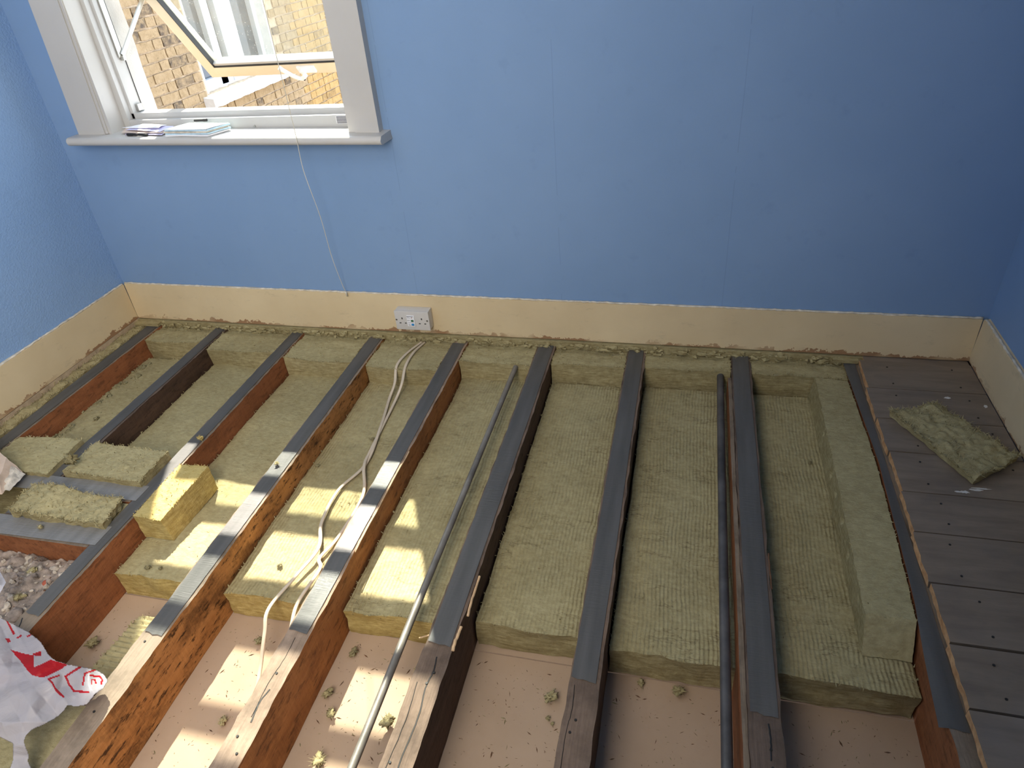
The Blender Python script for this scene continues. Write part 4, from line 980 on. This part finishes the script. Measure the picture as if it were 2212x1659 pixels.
REDL = [([(128, 1459), (104, 1467), (113, 1475), (120, 1489), (131, 1500), (137, 1505)], 2.2), ([(174, 1440), (142, 1461), (149, 1478), (160, 1493), (190, 1495)], 2.3), ([(205, 1447), (183, 1455), (179, 1480)], 2.0), ([(194, 1458), (206, 1461), (216, 1461), (221, 1469), (218, 1478)], 2.0), ([(198, 1478), (198, 1468), (205, 1468), (207, 1476)], 1.7)]
def inside(p, poly):
    x, y = p; r = False; j = len(poly)-1
    for i in range(len(poly)):
        xi, yi = poly[i]; xj, yj = poly[j]
        if (yi > y) != (yj > y) and x < (xj-xi)*(y-yi)/(yj-yi)+xi: r = not r
        j = i
    return r
def segd(p, a, b):
    ax, ay = a; bx, by = b; dx, dy = bx-ax, by-ay; t = max(0, min(1, ((p[0]-ax)*dx+(p[1]-ay)*dy)/(dx*dx+dy*dy))); return math.hypot(p[0]-ax-t*dx, p[1]-ay-t*dy)
CR = cam.rotation_euler.to_matrix()
def at_z(u, v, z):
    """Point of the level z that stands at image point (u, v): used to lay the bag's outline on the floor."""
    d = CR @ Vector(((u-1106)/1483.587, -(v-829.5)/1483.587, -1)); t = (z-cam.location.z)/d.z; return cam.location+d*t
def bag_h(u, v):
    # lies over joist and rubble, sinks into the bay on its right
    h = .030-.018*max(0, min(1, (u-120)/100))
    h += .012*noise.noise(Vector((u*.010, v*.012, 2)))
    for (a, f, amp, ph) in ((.35, .055, .010, 1.0), (1.9, .042, .009, 2.2), (2.6, .085, .0055, .4), (1.2, .12, .0035, 3.0), (.8, .16, .002, 5.)):
        t = (u*math.cos(a)+v*math.sin(a))*f+2.2*noise.noise(Vector((u*.009+ph, v*.009, ph)))
        q = abs((t/math.pi) % 2-1); m_ = max(0, .5+noise.noise(Vector((u*.014, v*.014, ph*3))))
        h += 1.7*amp*(q-.5)*m_
    if v > 1560: h -= min(.05, (v-1560)*.0007)
    return h
def bag():
    st = 2.0; bm = bmesh.new(); vm = {}; lay = bm.loops.layers.color.new('print')
    us = np.arange(-30, 240, st); vs_ = np.arange(1320, 1702, st)
    def V(i, j):
        if (i, j) not in vm:
            u, v = float(us[i]), float(vs_[j]); vm[(i, j)] = (bm.verts.new(at_z(u, v, bag_h(u, v))), (u, v))
        return vm[(i, j)]
    def red(p): return any(inside(p, q) for q in RED) or any(segd(p, l[k], l[k+1]) < w for l, w in REDL for k in range(len(l)-1))
    cache = {}
    for i in range(len(us)-1):
        for j in range(len(vs_)-1):
            if inside((us[i]+st/2, vs_[j]+st/2), OUT):
                c = [V(i, j), V(i, j+1), V(i+1, j+1), V(i+1, j)]; f = bm.faces.new([q[0] for q in c])
                for lp, q in zip(f.loops, c):
                    if q[1] not in cache: cache[q[1]] = red(q[1])
                    lp[lay] = (1, 0, 0, 1) if cache[q[1]] else (0, 0, 0, 1)
    bmesh.ops.solidify(bm, geom=bm.faces[:], thickness=.0004)
    # a loose fold standing behind the front panel at the far left
    return bm
def mat_bag():
    m, nt, b = nodes('thin_plastic_film'); at = N(nt, 'ShaderNodeVertexColor', layer_name='print'); sx = N(nt, 'ShaderNodeSeparateColor'); nt.links.new(at.outputs[0], sx.inputs[0])
    c = mix(nt, ramp(nt, sx.outputs[0], [(.35, (0, 0, 0)), (.65, (1, 1, 1))]), (.60, .58, .62), (.56, .012, .022)); col(nt, b, c)
    b.inputs['Roughness'].default_value = .25; b.inputs['Specular IOR Level'].default_value = .6
    p = bump(nt, b, noi(nt, coord(nt), 16, 4, .55, 1.6), .6, .006); bump(nt, b, noi(nt, coord(nt), 45, 2, .5, 1.5), .12, .001, p)
    out = nt.nodes['Material Output']; tl_ = N(nt, 'ShaderNodeBsdfTranslucent'); nt.links.new(c, tl_.inputs[0])
    tr = N(nt, 'ShaderNodeBsdfTransparent')
    m1 = N(nt, 'ShaderNodeMixShader', i_0=.25); nt.links.new(b.outputs[0], m1.inputs[1]); nt.links.new(tl_.outputs[0], m1.inputs[2])
    m2 = N(nt, 'ShaderNodeMixShader', i_0=.10); nt.links.new(m1.outputs[0], m2.inputs[1]); nt.links.new(tr.outputs[0], m2.inputs[2]); nt.links.new(m2.outputs[0], out.inputs[0])
    return m
M['bag'] = mat_bag()
bo = link('plastic_bag', bm_mesh(bag(), smooth=True), M['bag']); rebase(bo, tuple(at_z(60, 1480, -.02))); tag(bo, 'torn white plastic bag printed in red, lying over the joist at the lower left', 'bag')
# back fold of the bag rising at the left edge
bm = bmesh.new(); g = {}
for i in range(13):
    for j in range(17):
        u = -30+(43-abs(j-6)*2.2)*i/12; v = 1234+j*4.0
        g[i, j] = bm.verts.new(at_z(u, v, .045+.012*noise.noise(Vector((u*.06, v*.06, 1)))-.02*abs(j-8)/8))
for i in range(12):
    for j in range(16): bm.faces.new((g[i, j], g[i, j+1], g[i+1, j+1], g[i+1, j]))
bf = link('loose_fold', bm_mesh(bm, smooth=True), M['bag']); bf.parent = bo; bf.data.transform(Matrix.Translation(-bo.location))

# ------------------------------------------------------------------ crumbs and tufts
def tz(x, y): return ZF+.0012
TB = [(1.909, -1.201, .011, 'grey-green wool tuft on the bare board, in the bay right of the dark split joist'), (2.174, -1.139, .011, 'curled wool tuft on the bare board, left of the thick pipe'),
 (1.217, -1.381, .008, 'small wool crumb on the sunlit board, below the flat cables'), (1.419, -1.281, .010, 'twisted wool crumb on the board in the shadow of the bleached joist'),
 (1.447, -1.322, .008, 'smaller wool crumb in the shadow of the bleached joist, nearer the camera'), (1.581, -1.321, .014, 'bright wool tuft on sunlit board next to the dark split joist'),
 (1.468, -1.421, .011, 'pale wool tuft on the board at the bottom edge, left of the thin pipe'), (1.190, -1.185, .008, 'wool crumb between the ends of the two flat cables'),
 (1.434, -1.172, .009, 'hook-shaped wool crumb below the end of the slab under the thin pipe'), (1.602, -1.188, .009, 'wool crumb touching the dark split joist'),
 (.782, -1.267, .012, 'three-cornered wool crumb on the board near the red-brown joist'), (.841, -1.288, .008, 'small dark wool crumb next to the ribbed offcut'),
 (1.910, -1.243, .004, 'tiny wool pellet below the grey-green tuft'), (1.921, -1.252, .0035, 'tiniest wool pellet on the board, right of its twin'),
 (2.094, -1.128, .007, 'string of wool hanging off the slab end near the thick pipe')]
for k, (x, y, r, lb) in enumerate(TB): tuft(x, y, tz(x, y), r*1.05, lb, 200+k, mat='wool_dark' if k in (8, 11, 7) else 'wool_plain', flat=.45)
TS = [(.204, -.53, .009, 'dark green wool crumb on the slab in the bay nearest the left wall'), (1.218, -.505, .007, 'wool crumb close beside the flat cables, in the shade'), (1.059+.04, -.648, .006, 'brown wool crumb on the slab right of the orange joist'),
 (.835, -1.085, .008, 'larger curled crumb at the front of the slab with the loose offcut'), (.868, -1.080, .006, 'smaller crumb at the front of the slab with the loose offcut'), (2.50, -.433, .006, 'wool crumb on the slab beside the long strip'), (1.13+.05, -1.02, .007, 'greenish crumb on the sunlit slab near the cables')]
for k, (x, y, r, lb) in enumerate(TS): tuft(x, y, ZW-.001, r*.8, lb, 300+k, mat='wool_dark', flat=.5)
tuft(.738, -.665, ZJ+.001, .008, 'pale wool tuft stuck on the edge of the taped red-brown joist', 320, 'wool_yellow', flat=.9)
tuft(1.035, -.735, ZJ+.003, .006, 'small tuft on the sunlit tape of the orange joist', 321, flat=.5)
tuft(.520, -1.066, ZJ+.004, .006, 'pale tuft on the tape of the cross timber by the rubble', 322, flat=.6)
# stray wood splinter leaning in front of the slab end
bm = bmesh.new(); tube(bm, [Vector((1.600, -1.150, -.105)), Vector((1.625, -1.142, -.098)), Vector((1.655, -1.133, -.090))], .0022, .0014, seg=6)
o = link('wood_splinter', bm_mesh(bm), M['fresh_wood']); rebase(o, (1.60, -1.15, -.105)); tag(o, 'pale wood splinter lodged between the thin pipe and the dark split joist', 'splinter')
# fine debris
def flecks(name, n, region, z, mats, label, size, seed):
    bm = bmesh.new(); rr = random.Random(seed)
    for k in range(n):
        x0, x1, y0, y1 = region[k % len(region)]; x, y = rr.uniform(x0, x1), rr.uniform(y0, y1)
        L = size*rr.uniform(.3, 1.6)*(1 if rr.random() < .85 else 2); a = rr.uniform(0, 6.28); w = L*rr.uniform(.12, .4)
        d = Vector((math.cos(a), math.sin(a), 0))*L; s = Vector((-math.sin(a), math.cos(a), 0))*w; p = Vector((x, y, z))
        h = Vector((0, 0, w*.9)); vs = [bm.verts.new(q) for q in (p-d, p+s*.6, p+d*.9, p-s*.7, p+h+d*.1)]
        mi = rr.randrange(len(mats))
        for t3 in ((0, 1, 4), (1, 2, 4), (2, 3, 4), (3, 0, 4)):
            f = bm.faces.new([vs[q] for q in t3]); f.material_index = mi
    o = link(name, bm_mesh(bm), mats); tag(o, label, 'debris', kind='stuff'); return o
bays = [(JX[i][1]+.01, JX[i+1][0]-.01, -1.75, -1.13) for i in range(2, 8)]
flecks('wood_flecks', 2600, bays, ZF+.0012, [M['splinter'], M['wool_dark'], M['splinter']], 'fine dark flecks and splinters strewn over the bare board', .0026, 1)
sbays = [(JX[i][1]+.015, JX[i+1][0]-.015, -1.09, -.15) for i in range(0, 8)]
flecks('wool_crumbs', 700, sbays, ZW-.0005, [M['wool_dark'], M['wool_plain'], M['splinter']], 'fine crumbs and dust strewn over the wool slabs', .0024, 2)
bm = bmesh.new(); rr = random.Random(21)                            # clumps in the first bay
for k in range(70):
    x = rr.choice((rr.uniform(.115, .15), rr.uniform(.115, .35))); y = rr.uniform(-.72, -.16); r = rr.uniform(.003, .009)
    q = bmesh.ops.create_icosphere(bm, subdivisions=2, radius=r, matrix=Matrix.Translation((x, y, ZW))@Matrix.Diagonal((1, rr.uniform(.8, 2), .6, 1)))
    for v in q['verts']: v.co += rough(v.co, 130, r*.8, k)
o = link('wool_lumps', bm_mesh(bm, smooth=True), M['wool_dark']); tag(o, 'loose lumps of wool along the joist nearest the left wall', 'debris', kind='stuff')
